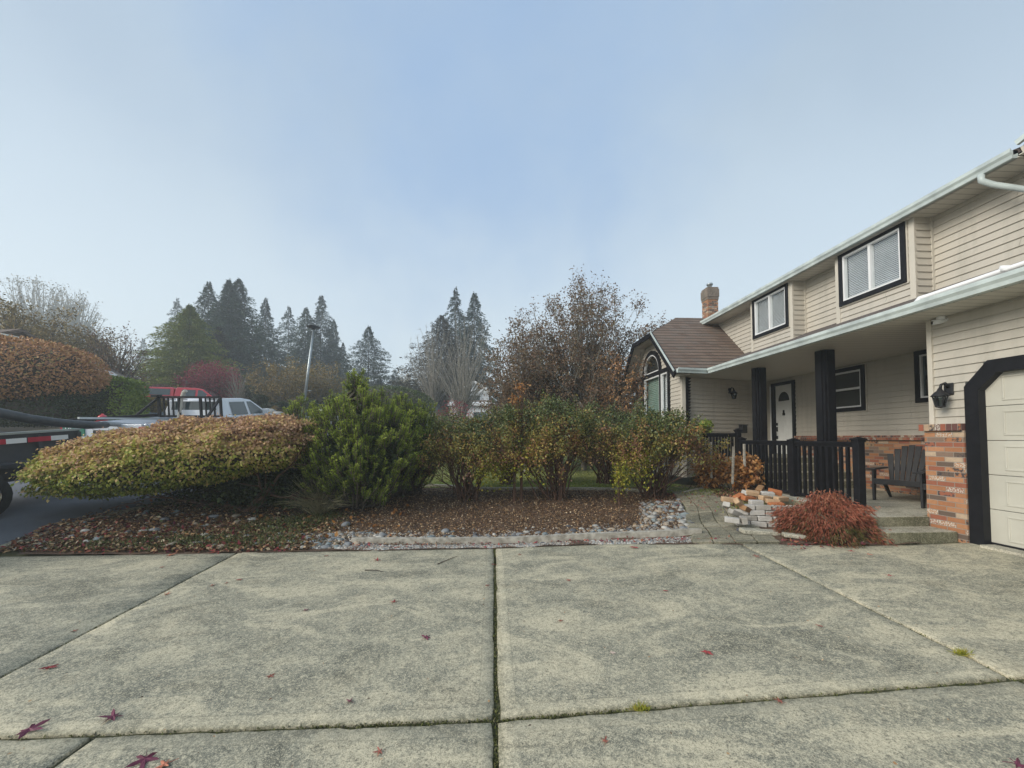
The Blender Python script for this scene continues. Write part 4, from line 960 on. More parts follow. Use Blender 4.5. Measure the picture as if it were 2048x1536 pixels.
def shell_px(name, label, cat, x0, x1, y0, y1, Y, depth, mat, n, leaf, seed, **k):
    a = at(x0, (y0+y1)/2, Y); b = at(x1, (y0+y1)/2, Y); top = at((x0+x1)/2, y0, Y).z; bot = at((x0+x1)/2, y1, Y).z
    return shell(name, label, cat, ((a.x+b.x)/2, Y, (top+bot)/2), ((b.x-a.x)/2, depth, (top-bot)/2), mat, n, leaf, seed, **k)
shell_px('clipped_hedge', 'tall box-clipped green hedge left of the red pickup', 'hedge', 120, 272, 756, 850, 15, .7, F_hedge, 14000, .09, 51, sup=7)
shell_px('clipped_hedge', 'dark green hedge below the burnt orange tree', 'hedge', -150, 175, 762, 850, 13.5, 1.0, F_dhedge, 12000, .09, 52, sup=5)
shell_px('clipped_tree', 'broad clipped tree with burnt orange leaves at the far left', 'tree', -190, 186, 676, 806, 13.0, 1.7, F_burnt, 26000, .085, 53, sup=2.3, jit=.15)
shell_px('topiary_ball', 'round clipped brown-green bush before the silver car', 'topiary', 294, 332, 794, 824, 16.5, .4, F_olive, 3000, .06, 54)
shell_px('clipped_hedge', 'dark square hedge beneath the olive tree left of the lamp', 'hedge', 508, 600, 776, 830, 27, 1.2, F_dhedge, 6000, .13, 55, sup=8)
shell_px('clipped_hedge', 'dark square hedge right of the lamp pole', 'hedge', 612, 672, 782, 836, 28, 1.2, F_dhedge, 5000, .13, 56, sup=8)
for i, (x0, x1, y0, y1, lb_) in enumerate(((508, 534, 790, 808, 'left high'), (478, 506, 800, 818, 'leftmost low'), (526, 556, 806, 822, 'middle low'), (544, 572, 811, 832, 'brown-tinged low'), (558, 574, 805, 815, 'smallest'), (606, 634, 800, 822, 'rightmost, beside the lamp pole'))):
    shell_px('topiary_ball', 'clipped dome bush on the bank by the hedges, '+lb_, 'topiary', x0, x1, y0, y1, 24-i*.3, .4, F_dhedge if i != 3 else F_olive, 1500, .08, 60+i, group='clipped dome bushes on the far bank')
shell_px('shrub', 'reddish low bush behind the red pickup canopy', 'shrub', 300, 350, 770, 800, 27, .8, F_brown, 2500, .1, 70)
shell_px('clipped_hedge', 'long dark hedge behind the pickups and the maple', 'hedge', 330, 520, 772, 812, 31, 1.0, F_dhedge, 6000, .16, 71, sup=5)
shell_px('shrub', 'long low dark evergreen mass behind the mugo pine', 'shrub', 660, 870, 772, 850, 22, 1.0, F_rgreen, 9000, .1, 75)
shell_px('shrub', 'rounded dark evergreen shrub beyond the lawn behind the roses', 'shrub', 985, 1120, 800, 920, 14.5, .9, F_rgreen, 9000, .07, 72)
shell_px('shrub', 'brownish twiggy shrub beyond the lawn beside the wing', 'shrub', 1120, 1268, 790, 925, 13.2, .9, F_olive, 9000, .07, 73)
shell_px('shrub', 'dark shrub beyond the lawn between pine and roses', 'shrub', 870, 1000, 850, 925, 17, .9, F_olive, 6000, .09, 74)

# ---- foreground weeping shrub (mushroom canopy)
def mushroom():
    rng = np.random.default_rng(77); n = 85000
    t = thing('weeping_shrub', (-4.6, 7.0, .2), 'broad flat-domed shrub, orange-brown on top and green below, overhanging the street edge', 'shrub')
    c = np.array([-5.13, 6.8, 1.12]); rad = np.array([2.04, 1.12, .60])
    d = unit(rng.normal(size=(n, 3))); d[:, 2] = np.where(rng.random(n) < .75, np.abs(d[:, 2]), d[:, 2]); 
    ex = 2.35; q = d/((np.abs(d)**ex).sum(1)**(1/ex))[:, None]
    low = q[:, 2] < 0; q[low, 2] *= .72
    rr = 1-np.abs(rng.normal(size=n))*.05+.06*np.maximum(0, rng.normal(size=n)-1)+.12*np.array([mnoise.noise(Vector((a, b, c_))*3.2)+.6*mnoise.noise(Vector((a, b, c_))*9) for a, b, c_ in q])
    P = q*rr[:, None]*rad; 
    P[:, 2] += .15*(P[:, 0]) + .02*np.sin(P[:, 0]*7)
    nv = unit(q/rad)
    P += c-np.array([-4.6, 7.0, .2])
    hgt = q[:, 2]
    xx = q[:, 0]
    no = np.array([mnoise.noise(Vector(p)*2.6) for p in P])
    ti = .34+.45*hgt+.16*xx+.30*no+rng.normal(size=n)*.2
    D = nv*.35+rng.normal(size=(n, 3))*.55; D[:, 2] -= .45
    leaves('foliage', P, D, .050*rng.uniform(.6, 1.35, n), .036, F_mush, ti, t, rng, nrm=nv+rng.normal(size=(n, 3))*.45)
    # inner mass and twigs
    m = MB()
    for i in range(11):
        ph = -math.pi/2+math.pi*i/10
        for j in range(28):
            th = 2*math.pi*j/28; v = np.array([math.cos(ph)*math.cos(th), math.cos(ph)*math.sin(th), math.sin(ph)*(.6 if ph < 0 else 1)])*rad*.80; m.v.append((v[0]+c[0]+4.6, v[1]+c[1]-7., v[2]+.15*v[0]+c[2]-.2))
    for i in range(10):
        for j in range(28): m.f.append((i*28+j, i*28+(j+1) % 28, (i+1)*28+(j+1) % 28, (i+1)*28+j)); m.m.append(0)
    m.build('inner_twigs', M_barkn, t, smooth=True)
    S = []; T = []
    for k in range(5):
        a = rng.uniform(0, 6.28); grow(rng, (.35+rng.normal()*.2, rng.normal()*.15, 0), (math.cos(a)*1.1, math.sin(a)*.6, .7), 1.0, .05, 2, S, T, up=.0, nseg=4, kids=3)
    for k in range(1500):   # fine twigs through the top
        i = rng.integers(0, n)
        if hgt[i] > .1: p = P[i]; S.append((p-nv[i]*.15, p+nv[i]*.02+rng.normal(size=3)*.12*np.array([1, 1, .3]), .004, .002))
    segs_mesh('branches', S, M_twig, t)
    n2 = 16000; P = rng.normal(size=(n2, 3))*np.array([.75, .3, .25])+np.array([.35, .45, .45])  # dark leaves added to stand in for the deep shadow under the canopy
    P = P[P[:, 2] > .02]; leaves('shadow_fill_leaves', P, rng.normal(size=P.shape), .07, .04, F_dhedge, rng.random(len(P)), t, rng)
mushroom()

# ---- mugo pine
def mugo(loc, rx, ry, rz_, n, seed, label, sl=.20, group=None):
    rng = np.random.default_rng(seed); t = thing('mugo_pine', loc, label, 'pine', group)
    d = unit(rng.normal(size=(n, 3))); rr = rng.uniform(.66, 1.0, n)**.5; nz_ = np.array([mnoise.noise(Vector(q)*3.0+Vector((seed, 0, 0))) for q in d])
    rr = rr*(1+.34*nz_); P = d*rr[:, None]*np.array([rx, ry, rz_]); P[:, 2] += rz_*.98; keep = P[:, 2] > .05; P = P[keep]; d = d[keep]; n = len(P)
    ax = unit(d*np.array([.55, .55, .3])+np.array([0, 0, 1.0])+rng.normal(size=(n, 3))*.18)
    K = 64; LP = []; LD = []; TI = []; LL = []
    ln = sl*rng.uniform(.6, 1.25, n)
    tb = rng.random(n)
    s = rng.random((n, K)); base = P[:, None]+ax[:, None]*(s*ln[:, None])[..., None]
    rnd = unit(rng.normal(size=(n, K, 3))); D = ax[:, None]*.55+unit(rnd-ax[:, None]*(rnd*ax[:, None]).sum(-1, keepdims=True))*.85
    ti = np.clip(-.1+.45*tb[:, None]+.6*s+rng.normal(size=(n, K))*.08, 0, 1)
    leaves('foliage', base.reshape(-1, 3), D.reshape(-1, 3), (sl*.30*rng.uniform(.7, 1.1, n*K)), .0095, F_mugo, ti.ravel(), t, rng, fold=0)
    S = []
    for i in range(n): S.append((P[i]-ax[i]*.03, P[i]+ax[i]*ln[i], .009, .006))
    for k in range(70):
        i = rng.integers(0, n); a = np.array([rng.normal()*.1, rng.normal()*.1, 0.02]); b = P[i]; mid = (a+b)/2+np.array([0, 0, -.15*rz_])+rng.normal(size=3)*.05
        S += [(a, mid, .028, .02), (mid, b, .02, .009)]
    segs_mesh('branches', S, M_barkn, t)
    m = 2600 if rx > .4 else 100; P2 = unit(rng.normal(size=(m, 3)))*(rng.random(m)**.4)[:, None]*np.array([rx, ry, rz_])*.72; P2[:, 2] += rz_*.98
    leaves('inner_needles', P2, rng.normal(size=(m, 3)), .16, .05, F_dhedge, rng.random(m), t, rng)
    return t
def mug_px(x0, x1, y0, Y, ry, n, seed, label, zb=None):
    a = at(x0, 850, Y); b = at(x1, 850, Y); cx_ = (a.x+b.x)/2; g_ = H(cx_, Y) if zb is None else zb; top = at((x0+x1)/2, y0, Y).z
    return mugo((cx_, Y, g_), (b.x-a.x)/2, ry, (top-g_)/2, n, seed, label)
mug_px(606, 838, 792, 7.3, .95, 1150, 81, 'large mugo pine with upright candle-like shoots between the domed shrub and the roses')
mug_px(745, 885, 806, 8.3, .7, 520, 82, 'smaller yellow-green mugo pine behind and right of the large one')
mug_px(556, 628, 800, 8.9, .4, 170, 83, 'bright green pine sprouts showing above the right end of the domed shrub')
mugo(tuple(at(712, 805, 7.4)), .13, .13, .24, 45, 84, 'tall leader shoot sticking up from the large mugo pine')
# ---- rose-like shrubs
def rose(x, Y, wpx, ytop, seed, label, n=9000, yel=.3, side=1., mats=None):
    p0 = at(x, 1000, Y); X = p0.x; z0 = H(X, Y); top = at(x, ytop, Y).z; h = top-z0; r = wpx/2*Y/F_PX; rng = np.random.default_rng(seed)
    t = thing('rose_shrub', (X, Y, z0), label, 'shrub', 'twiggy shrubs in the mulch bed'); S = []; T = []
    for k in range(46):
        az = rng.uniform(0, 6.28); el = rng.uniform(.75, 1.45); o = np.array([rng.normal()*.09, rng.normal()*.09, 0])
        grow(rng, o, (math.cos(az)*math.cos(el), math.sin(az)*math.cos(el), math.sin(el)), h*.42, .017, 3, S, T, up=.04, curl=.22, nseg=4, kids=2, ratio=.62, ang=.5, rmin=.0035)
    P = np.array([s[1] for s in S]); f = np.array([r/np.percentile(np.abs(P[:, 0]), 97), .8*r/np.percentile(np.abs(P[:, 1]), 97), h/np.percentile(P[:, 2], 99.5)])
    S = [(a*f, b*f, c, d) for a, b, c, d in S]; T = [(a*f, b*f) for a, b in T]
    segs_mesh('stems', S, M_twig, t, 3)
    TP = np.array([q[0] for q in T]); zz = TP[:, 2]/h; wgt = np.clip((zz-.14)*2.1, .04, 1)**1.2*np.array([np.clip(.55+1.6*mnoise.noise(Vector(p)*2.6), .05, 1) for p in TP]); wgt /= wgt.sum()
    idx = rng.choice(len(T), n, p=wgt); P = TP[idx]+rng.normal(size=(n, 3))*.045
    no = np.array([mnoise.noise(Vector(p)*2.3+Vector((seed*3., 0, 0))) for p in P]); hh = P[:, 2]/h
    ti = .45+(.55-hh)*.55+no*.65+rng.normal(size=n)*.2
    D = rng.normal(size=(n, 3)); D[:, 2] -= .2
    mats = mats or (F_rose, F_rgreen)
    leaves('foliage', P, D, .05*rng.uniform(.6, 1.3, n), .028, mats[0], ti, t, rng)
    n2 = n*3//10; wg2 = np.clip((zz-.6)*2.2, 0, 1)**1.5+1e-6; wg2 /= wg2.sum(); idx = rng.choice(len(T), n2, p=wg2); P = TP[idx]+rng.normal(size=(n2, 3))*.05
    leaves('green_foliage', P, rng.normal(size=(n2, 3)), .055*rng.uniform(.6, 1.2, n2), .03, mats[1], rng.random(n2), t, rng)
    if yel:
        c = np.array([side*r*.55, -r*.35, h*.42]); n3 = int(1400*yel); P = c+rng.normal(size=(n3, 3))*np.array([.2, .13, .17])
        leaves('yellow_foliage', P, rng.normal(size=(n3, 3)), .055*rng.uniform(.6, 1.2, n3), .032, F_yel, rng.random(n3), t, rng)
    return t
rose(935, 7.75, 172, 836, 91, 'left of three twiggy shrubs, next to the mugo pine', 12000, .8, 1.)
rose(1115, 7.75, 228, 806, 92, 'middle and widest of three twiggy shrubs with red-brown stems', 19000, .35, -1.)
rose(1308, 7.6, 200, 826, 93, 'right of three twiggy shrubs, by the paver path', 15000, 1., -.9)
rose(1015, 9.9, 150, 822, 94, 'bushy green shrub filling the gap behind the left and middle twiggy shrubs', 11000, 0, mats=(F_fill, F_fill))
rose(1212, 9.9, 160, 822, 95, 'bushy green shrub filling the gap behind the middle and right twiggy shrubs', 12000, 0, mats=(F_fill, F_rgreen))
def sprig(x, y, Y, n, s, mat, label, sd_, name='shrub_sprig', sp=(.09, .09, .16), parts=True, cat='plant'):
    p = at(x, y, Y); rng = np.random.default_rng(sd_); z0 = H(p.x, Y); t = thing(name, (p.x, Y, min(p.z, z0) if not parts else z0), label, cat); h = p.z-z0
    P = rng.normal(size=(n, 3))*np.array(sp)+np.array([0, 0, h])
    leaves('foliage', P, rng.normal(size=(n, 3)), s*rng.uniform(.6, 1.2, n), s*.6, mat, rng.random(n), t, rng)
    S = [(np.array([rng.normal()*.015, rng.normal()*.015, 0]), P[rng.integers(0, n)], .006, .003) for k in range(14)]; segs_mesh('stems', S, M_twig, t)
    return t
sprig(1240, 955, 7.1, 420, .05, F_yel, 'slender yellow-green seedling in the mulch in front of the right twiggy shrub', 96, 'seedling', (.07, .07, .17))
for x, y, q in ((1043, 775, 'above the middle twiggy shrub, left of two'), (1028, 800, 'low cluster at top left of the middle twiggy shrub'), (1120, 840, 'in the heart of the middle twiggy shrub')):
    sprig(x, y, 7.5, 90, .05, F_orange, 'peach coloured spent bloom cluster '+q, 97+x, 'bloom_cluster', (.06, .05, .05), cat='flower')
# orange leaved shrub by railing, stakes
def leafy(name, label, c, rad, n, leaf, mat, sd_, cat='shrub', stem=True, droop=.4):
    rng = np.random.default_rng(sd_); z0 = c[2]; t = thing(name, c, label, cat)
    d = unit(rng.normal(size=(n, 3)))*(rng.random(n)**.4)[:, None]; P = d*np.array(rad)+np.array([0, 0, rad[2]]); no = np.array([mnoise.noise(Vector(p)*5) for p in P]); P = P[no > -.25]; n = len(P)
    D = rng.normal(size=(n, 3))*.7; D[:, 2] -= droop
    leaves('foliage', P, D, leaf*rng.uniform(.6, 1.3, n), leaf*.5, mat, rng.random(n), t, rng)
    if stem: segs_mesh('stems', [(np.array([rng.normal()*rad[0]*.4, rng.normal()*rad[1]*.3, 0]), P[rng.integers(0, n)], .006, .003) for k in range(60)], M_twig, t)
    return t
g0 = H(4.75, 7.6)
leafy('hydrangea_shrub', 'low shrub with hanging burnt orange leaves against the porch railing, left half', (4.55, 7.75, .42), (.42, .3, .40), 1300, .095, F_orange, 101)
leafy('hydrangea_shrub', 'low shrub with hanging burnt orange leaves against the porch railing, right half', (4.98, 7.35, .42), (.33, .26, .40), 1300, .095, F_orange, 102)
leafy('orange_shrub', 'small bright orange shrub above the far railing near the wing corner', tuple(at(1392, 875, 8.9)-Vector((0, 0, .05))), (.22, .2, .17), 500, .07, F_orange, 103)
leafy('dwarf_conifer', 'little green conical conifer before the wing wall', tuple(at(1412, 868, 9.0)-Vector((0, 0, .02))), (.16, .14, .18), 1100, .06, F_hedge, 104, droop=-.6)
for k, (x, y0, y1, Y) in enumerate(((1394, 870, 905, 7.9), (1425, 884, 948, 7.55), (1467, 893, 960, 7.2), (1491, 888, 925, 7.15))):
    a = at(x, y0, Y); b = at(x-2, y1+8, Y); m = MB(); m.box(-.017, .017, -.017, .017, 0, a.z-b.z); o = m.build('wooden_stake', M_wood, None, bevel=.003, loc=b); o.rotation_euler = (R(2*(-1)**k), R(1.5), 0)
    tag(o, ['wooden stake at the far left end of the orange-leaved shrub', 'wooden stake second from left in the orange-leaved shrub', 'wooden stake third from left in the orange-leaved shrub', 'rightmost wooden stake in the orange-leaved shrub'][k], 'stake', 'stakes in the orange-leaved shrub')
# laceleaf maple mound
def laceleaf():
    rng = np.random.default_rng(111); n = 15000; c0 = (4.28, 4.98, .15); t = thing('laceleaf_maple', c0, 'low weeping red laceleaf maple spilling over beside the porch steps', 'maple')
    d = unit(rng.normal(size=(n, 3))); d[:, 2] = np.abs(d[:, 2]); u_ = d
    rr = 1-np.abs(rng.normal(size=n))*.12
    P = u_*rr[:, None]*np.array([.62, .44, .52]); no = np.array([mnoise.noise(Vector(p)*4) for p in P]); P *= (1+.42*no+.10*np.maximum(0, rng.normal(size=n)-.8))[:, None]
    P[:, 0] += .15*(.5-P[:, 2])+.16; P[:, 2] += .03+.10*np.maximum(0, .2-np.abs(P[:, 0]-.1))
    D = u_*np.array([1, 1, .2])+rng.normal(size=(n, 3))*.35; D[:, 2] -= .8
    ti = .25+.9*P[:, 2]+rng.normal(size=n)*.2+.25*no-(np.abs(P[:, 0]-.1) < .25)*(P[:, 2] < .25)*.25
    leaves('foliage', P, D, .06*rng.uniform(.6, 1.4, n), .011, F_laceleaf, ti, t, rng)
    S = []
    for k in range(160):
        q = P[rng.integers(0, n)]; mid = np.array([q[0]*.5, q[1]*.5, max(.45, q[2]+.12)]); S += [(np.array([0, 0, 0]), mid*.6+np.array([0, 0, .1]), .02, .012), (mid*.6+np.array([0, 0, .1]), q, .007, .002)]
    segs_mesh('branches', S, M_twig, t)
laceleaf()
# ornamental grass tuft
def tuft(x, y, Y, n, hgt, spread, label, sd_, mat=F_tan):
    p = at(x, y, Y); rng = np.random.default_rng(sd_); t = thing('grass_tuft', (p.x, Y, H(p.x, Y)), label, 'grass'); az = rng.uniform(0, 6.28, n); el = rng.uniform(.5, 1.4, n)
    D = np.stack([np.cos(az)*np.cos(el), np.sin(az)*np.cos(el), np.sin(el)], 1); L1 = hgt*rng.uniform(.5, 1, n); B = rng.normal(size=(n, 3))*np.array([.05, .05, 0]); M = B+D*L1[:, None]*.6
    D2 = D.copy(); D2[:, 2] -= .5
    leaves('blades', np.concatenate([B, M]), np.concatenate([D, D2]), np.concatenate([L1*.75, L1*.55]), np.full(2*n, .008), mat, rng.random(2*n), t, rng, fold=0)
tuft(640, 1000, 6.9, 420, .75, .4, 'dry tan ornamental grass arching beside the base of the mugo pine', 121)
tuft(612, 985, 7.2, 160, .6, .4, 'thin grey grass stems leaning into the shade of the domed shrub', 122)

# ------------------------------------------------------------ paver path
PL = [(2.62, 4.98), (3.02, 5.9), (3.42, 6.75), (3.62, 7.4), (3.72, 8.1), (3.6, 8.9)]
PR = [(3.66, 4.76), (3.86, 5.5), (4.05, 6.2), (4.22, 7.0), (4.35, 7.6), (4.5, 8.6)]
def polyat(P, t):
    d = [0]
    for a, b in zip(P, P[1:]): d.append(d[-1]+math.dist(a, b))
    s = t*d[-1]; k = 0
    while k < len(P)-2 and d[k+1] < s: k += 1
    f = (s-d[k])/(d[k+1]-d[k]); return Vector((P[k][0]+(P[k+1][0]-P[k][0])*f, P[k][1]+(P[k+1][1]-P[k][1])*f, 0))
pv = MB(); rnd = random.Random(3); rows = 27; cols = 4
for i in range(rows):
    for j in range(cols):
        off = .5/cols*(i % 2)*0
        t0, t1 = i/rows+.0012, (i+1)/rows-.0012; s0, s1 = j/cols+.008+(.02*math.sin(i*.7)), (j+1)/cols-.008+(.02*math.sin(i*.7))
        dz = rnd.uniform(-.006, .006); pts = []
        for (t_, s_) in ((t0, s0), (t0, s1), (t1, s1), (t1, s0)):
            p = polyat(PL, t_).lerp(polyat(PR, t_), min(1, max(0, s_))); pts.append(Vector((p.x+rnd.uniform(-.006, .006), p.y+rnd.uniform(-.006, .006), H(p.x, p.y)+.03+dz)))
        pv.hexa([p-Vector((0, 0, .06)) for p in pts]+pts)
o = pv.build('paver_path', M_paver, None, bevel=.006); o['kind'] = 'structure'
strip('path_bed', PL, PR, 60, 12, .012, M_joint)

# ------------------------------------------------------------ stones
M_rocks = [pm('river rock %s' % n, a, b, 18, .7, .1, 60) for n, a, b in (('grey', (.24, .25, .26), (.17, .18, .19)), ('pale', (.38, .37, .34), (.28, .28, .27)), ('blue grey', (.22, .26, .27), (.16, .19, .20)), ('tan', (.36, .30, .23), (.27, .22, .17)), ('dark', (.10, .11, .12), (.07, .07, .08)), ('white', (.50, .48, .44), (.40, .39, .36)))]
def rock_mesh(seed, mat):
    import bmesh
    bm = bmesh.new(); bmesh.ops.create_icosphere(bm, subdivisions=2, radius=1.); rr = random.Random(seed); off = Vector((seed*3.3, 1, 2))
    f = (rr.uniform(.85, 1.2), rr.uniform(.6, .85), rr.uniform(.42, .62))
    for v in bm.verts:
        k = 1+.16*mnoise.noise(v.co*1.1+off); v.co = Vector((v.co.x*f[0], v.co.y*f[1], v.co.z*f[2]))*k
    me = bpy.data.meshes.new('rock'); bm.to_mesh(me); bm.free(); me.polygons.foreach_set('use_smooth', [True]*len(me.polygons)); me.materials.append(mat); return me
RM = [[rock_mesh(i*7+j, M_rocks[i]) for j in range(3)] for i in range(6)]
CN = ['grey', 'pale', 'blue-grey', 'tan', 'dark', 'white']
rnd = random.Random(12); placed = []
def rock(x, y, s, zone, ci=None):
    if any((x-a)**2+(y-b)**2 < ((s+c)*.72)**2 for a, b, c in placed): return False
    placed.append((x, y, s)); ci = ci if ci is not None else rnd.choices(range(6), (6, 4, 3, 3.5, 2, 1.4))[0]
    o = bpy.data.objects.new('river_rock', RM[ci][rnd.randrange(3)]); COL.objects.link(o); o.location = (x, y, H(x, y)+s*.16); o.scale = (s,)*3; o.rotation_euler = (rnd.uniform(-.2, .2), rnd.uniform(-.2, .2), rnd.uniform(0, 6.28))
    tag(o, 'smooth %s river rock %s' % (CN[ci], zone), 'rock', 'smooth %s river rocks %s' % (CN[ci], zone)); return True
Z1 = 'behind the timber edging in front of the mulch'; Z2 = 'in the heap at the left end of the timber edging'; Z3 = 'in the heap between the right shrub and the paver path'; Z4 = 'in the dark strip under the domed shrub'; Z5 = 'between the timber edging and the driveway'
rock(-.72, 5.98, .085, Z1, 0); rock(-2.35, 6.35, .09, Z1, 0)
def fill(n, fn, smin, smax, zone):
    k = 0; tr_ = 0
    while k < n and tr_ < n*30:
        tr_ += 1; x, y = fn(); s = rnd.uniform(smin, smax)*(1 if rnd.random() < .75 else 1.25)
        if rock(x, y, s, zone): k += 1
fill(76, lambda: (rnd.uniform(-3.3, -1.6), rnd.uniform(5.38, 6.0)), .04, .068, Z2)
fill(92, lambda: (lambda u: (u, 5.56+abs(rnd.gauss(0, .16))))(rnd.uniform(-1.8, 2.7)), .035, .066, Z1)
fill(66, lambda: (lambda v: (2.35+(v-5.5)*.36+rnd.uniform(-.12, .62), v))(rnd.uniform(5.45, 7.2)), .04, .072, Z3)
fill(56, lambda: (rnd.uniform(-6.1, -3.2), rnd.uniform(5.4, 6.7)), .03, .08, Z4)
fill(8, lambda: (lambda u: (u, edgeY(u)+rnd.uniform(.05, .16)))(rnd.uniform(-1.9, 3.0)), .022, .04, Z5)
# small pebbles: uncountable
def pebbles(name, n, fn, s0, s1, mats, seed):
    rng = np.random.default_rng(seed); base = np.array([(1, 0, 0), (.3, .8, 0), (-.6, .7, 0), (-1, 0, 0), (-.4, -.8, 0), (.6, -.7, 0), (.35, .1, .75), (-.35, .1, .7)]); Fb = [(0, 1, 6), (1, 2, 7), (1, 7, 6), (2, 3, 7), (3, 4, 7), (4, 5, 6), (4, 6, 7), (5, 0, 6)]
    V = []; F_ = []; T = []
    for i in range(n):
        x, y = fn(rng); s = rng.uniform(s0, s1); a = rng.uniform(0, 6.28); c, d = math.cos(a), math.sin(a); b = base*s*rng.uniform(.7, 1.2, 3); 
        k = len(V); V += [(x+p[0]*c-p[1]*d, y+p[0]*d+p[1]*c, H(x, y)+p[2]-.0) for p in b]; F_ += [(k+f[0], k+f[1], k+f[2]) for f in Fb]; T += [rng.random()]*8
    o = np_mesh(name, np.array(V), np.array(F_), mats, None, np.array(T), True); o['kind'] = 'stuff'; return o
M_peb = fol('pebble mix', [(.12, .12, .12), (.26, .25, .23), (.40, .38, .34), (.30, .22, .16), (.52, .50, .46), (.22, .25, .27)], .75)
pebbles('gravel', 3600, lambda r: (lambda u: (u, edgeY(u)-.01+r.random()*(5.48-.039*(u+1.97)-edgeY(u))))(r.uniform(-2.0, 3.0)), .012, .026, M_peb, 1)
pebbles('gravel', 1300, lambda r: (r.uniform(-6.2, -1.6), 5.36+abs(r.normal())*.45), .014, .036, M_peb, 2)
pebbles('gravel', 1500, lambda r: (r.uniform(-2, 2.7), 5.56+abs(r.normal())*.20), .016, .036, M_peb, 3)
pebbles('gravel', 900, lambda r: (r.uniform(-3.4, -1.5), r.uniform(5.34, 6.0)), .016, .04, M_peb, 4)
pebbles('gravel', 600, lambda r: (lambda v: (2.35+(v-5.5)*.36+r.uniform(-.2, .6), v))(r.uniform(5.45, 7.3)), .016, .04, M_peb, 5)
# leaf litter and mulch chips
def litter(name, n, fn, s0, s1, mat, seed, lift=.012, flat=.35):
    rng = np.random.default_rng(seed); P = np.array([fn(rng) for _ in range(n)]); z = np.array([(.04*max(0, a) if b < edgeY(a) else H(a, b)) for a, b in P])+lift+rng.random(n)*.015
    D = rng.normal(size=(n, 3)); D[:, 2] *= flat; N_ = np.tile([0, 0, 1.], (n, 1))+rng.normal(size=(n, 3))*.45
    o = leaves(name, np.column_stack([P, z]), D, rng.uniform(s0, s1, n), rng.uniform(s0, s1, n)*.55, mat, rng.random(n)**1.4, None, rng, nrm=N_); o['kind'] = 'stuff'; return o
def inbed(r):
    while True:
        x = r.uniform(-5.9, 5.0); y = r.uniform(5.45, 9.0)
        if x > 2.6 and (x-2.6) > (y-4.98)*.42-.05 and x < 4.25: continue
        return x, y
litter('mulch_chips', 52000, inbed, .018, .045, F_litter, 5)
litter('brown_leaves', 5000, lambda r: (r.uniform(-6.4, -2.4), 5.26+abs(r.normal())*.7), .03, .08, F_litter, 26, .02)
litter('fallen_leaves', 1700, lambda r: (r.uniform(-6.4, -2.6), 5.27+abs(r.normal())*.6), .04, .09, F_red, 6)
litter('fallen_leaves', 260, lambda r: (lambda u: (u, edgeY(u)+r.random()*.25))(r.uniform(-2, 3.2)), .03, .06, F_red, 7)
litter('fallen_leaves', 260, lambda r: (r.uniform(-5.5, -1.5), r.uniform(5.6, 7.5)), .06, .11, F_orange, 8)
litter('fallen_leaves', 700, lambda r: (r.normal()*.5+4.0, r.normal()*.5+7.0), .03, .06, F_red, 9)
litter('fallen_leaves', 160, lambda r: (r.uniform(3.6, 5.0), 4.46+r.random()*.4), .03, .06, F_red, 10)
def cover(name, n, cs, s, mat, seed, up=.05):
    rng = np.random.default_rng(seed); P = []
    for (x, y, sx, sy, k) in cs:
        m = int(n*k); a = np.column_stack([rng.normal(x, sx, m), rng.normal(y, sy, m)]); P.append(a)
    P = np.concatenate(P); P = P[P[:, 1] > 5.24]; z = np.array([H(a, b) for a, b in P])+rng.random(len(P))*up; D = rng.normal(size=(len(P), 3)); D[:, 2] = np.abs(D[:, 2])
    o = leaves(name, np.column_stack([P, z]), D, s*rng.uniform(.6, 1.3, len(P)), s*.45, mat, rng.random(len(P)), None, rng); o['kind'] = 'stuff'; return o
cover('ground_cover', 7000, [(-3.3, 6.2, .35, .3, .4), (-4.0, 5.6, .5, .15, .3), (-3.0, 5.55, .25, .15, .1), (-5.0, 5.4, .5, .1, .12), (-2.9, 6.7, .2, .2, .1)], .04, F_cover, 11)
cover('moss_patch', 5000, [(4.35, 6.2, .22, .18, .3), (4.2, 7.7, .2, .3, .25), (3.9, 4.9, .18, .06, .15), (3.95, 8.1, .2, .3, .2)], .04, F_grass, 12, .03)
# lawn blades
rng = np.random.default_rng(13); n = 42000; xx = rng.uniform(-3.5, 4.6, n); yy = 8.85+rng.random(n)**1.7*9; z = np.array([H(a, b) for a, b in zip(xx, yy)]); keep = yy > 8.95+.15*(xx < -.5); 
xx, yy, z = xx[keep], yy[keep], z[keep]; n = len(xx)
D = rng.normal(size=(n, 3))*.5; D[:, 2] = 1; o = leaves('lawn_grass', np.column_stack([xx, yy, z-.01]), D, rng.uniform(.03, .07, n), .009+.0006*yy, F_grass, np.clip(rng.random(n)*.6+.35*(yy > 10.5), 0, 1), None, rng, fold=0); o['kind'] = 'stuff'
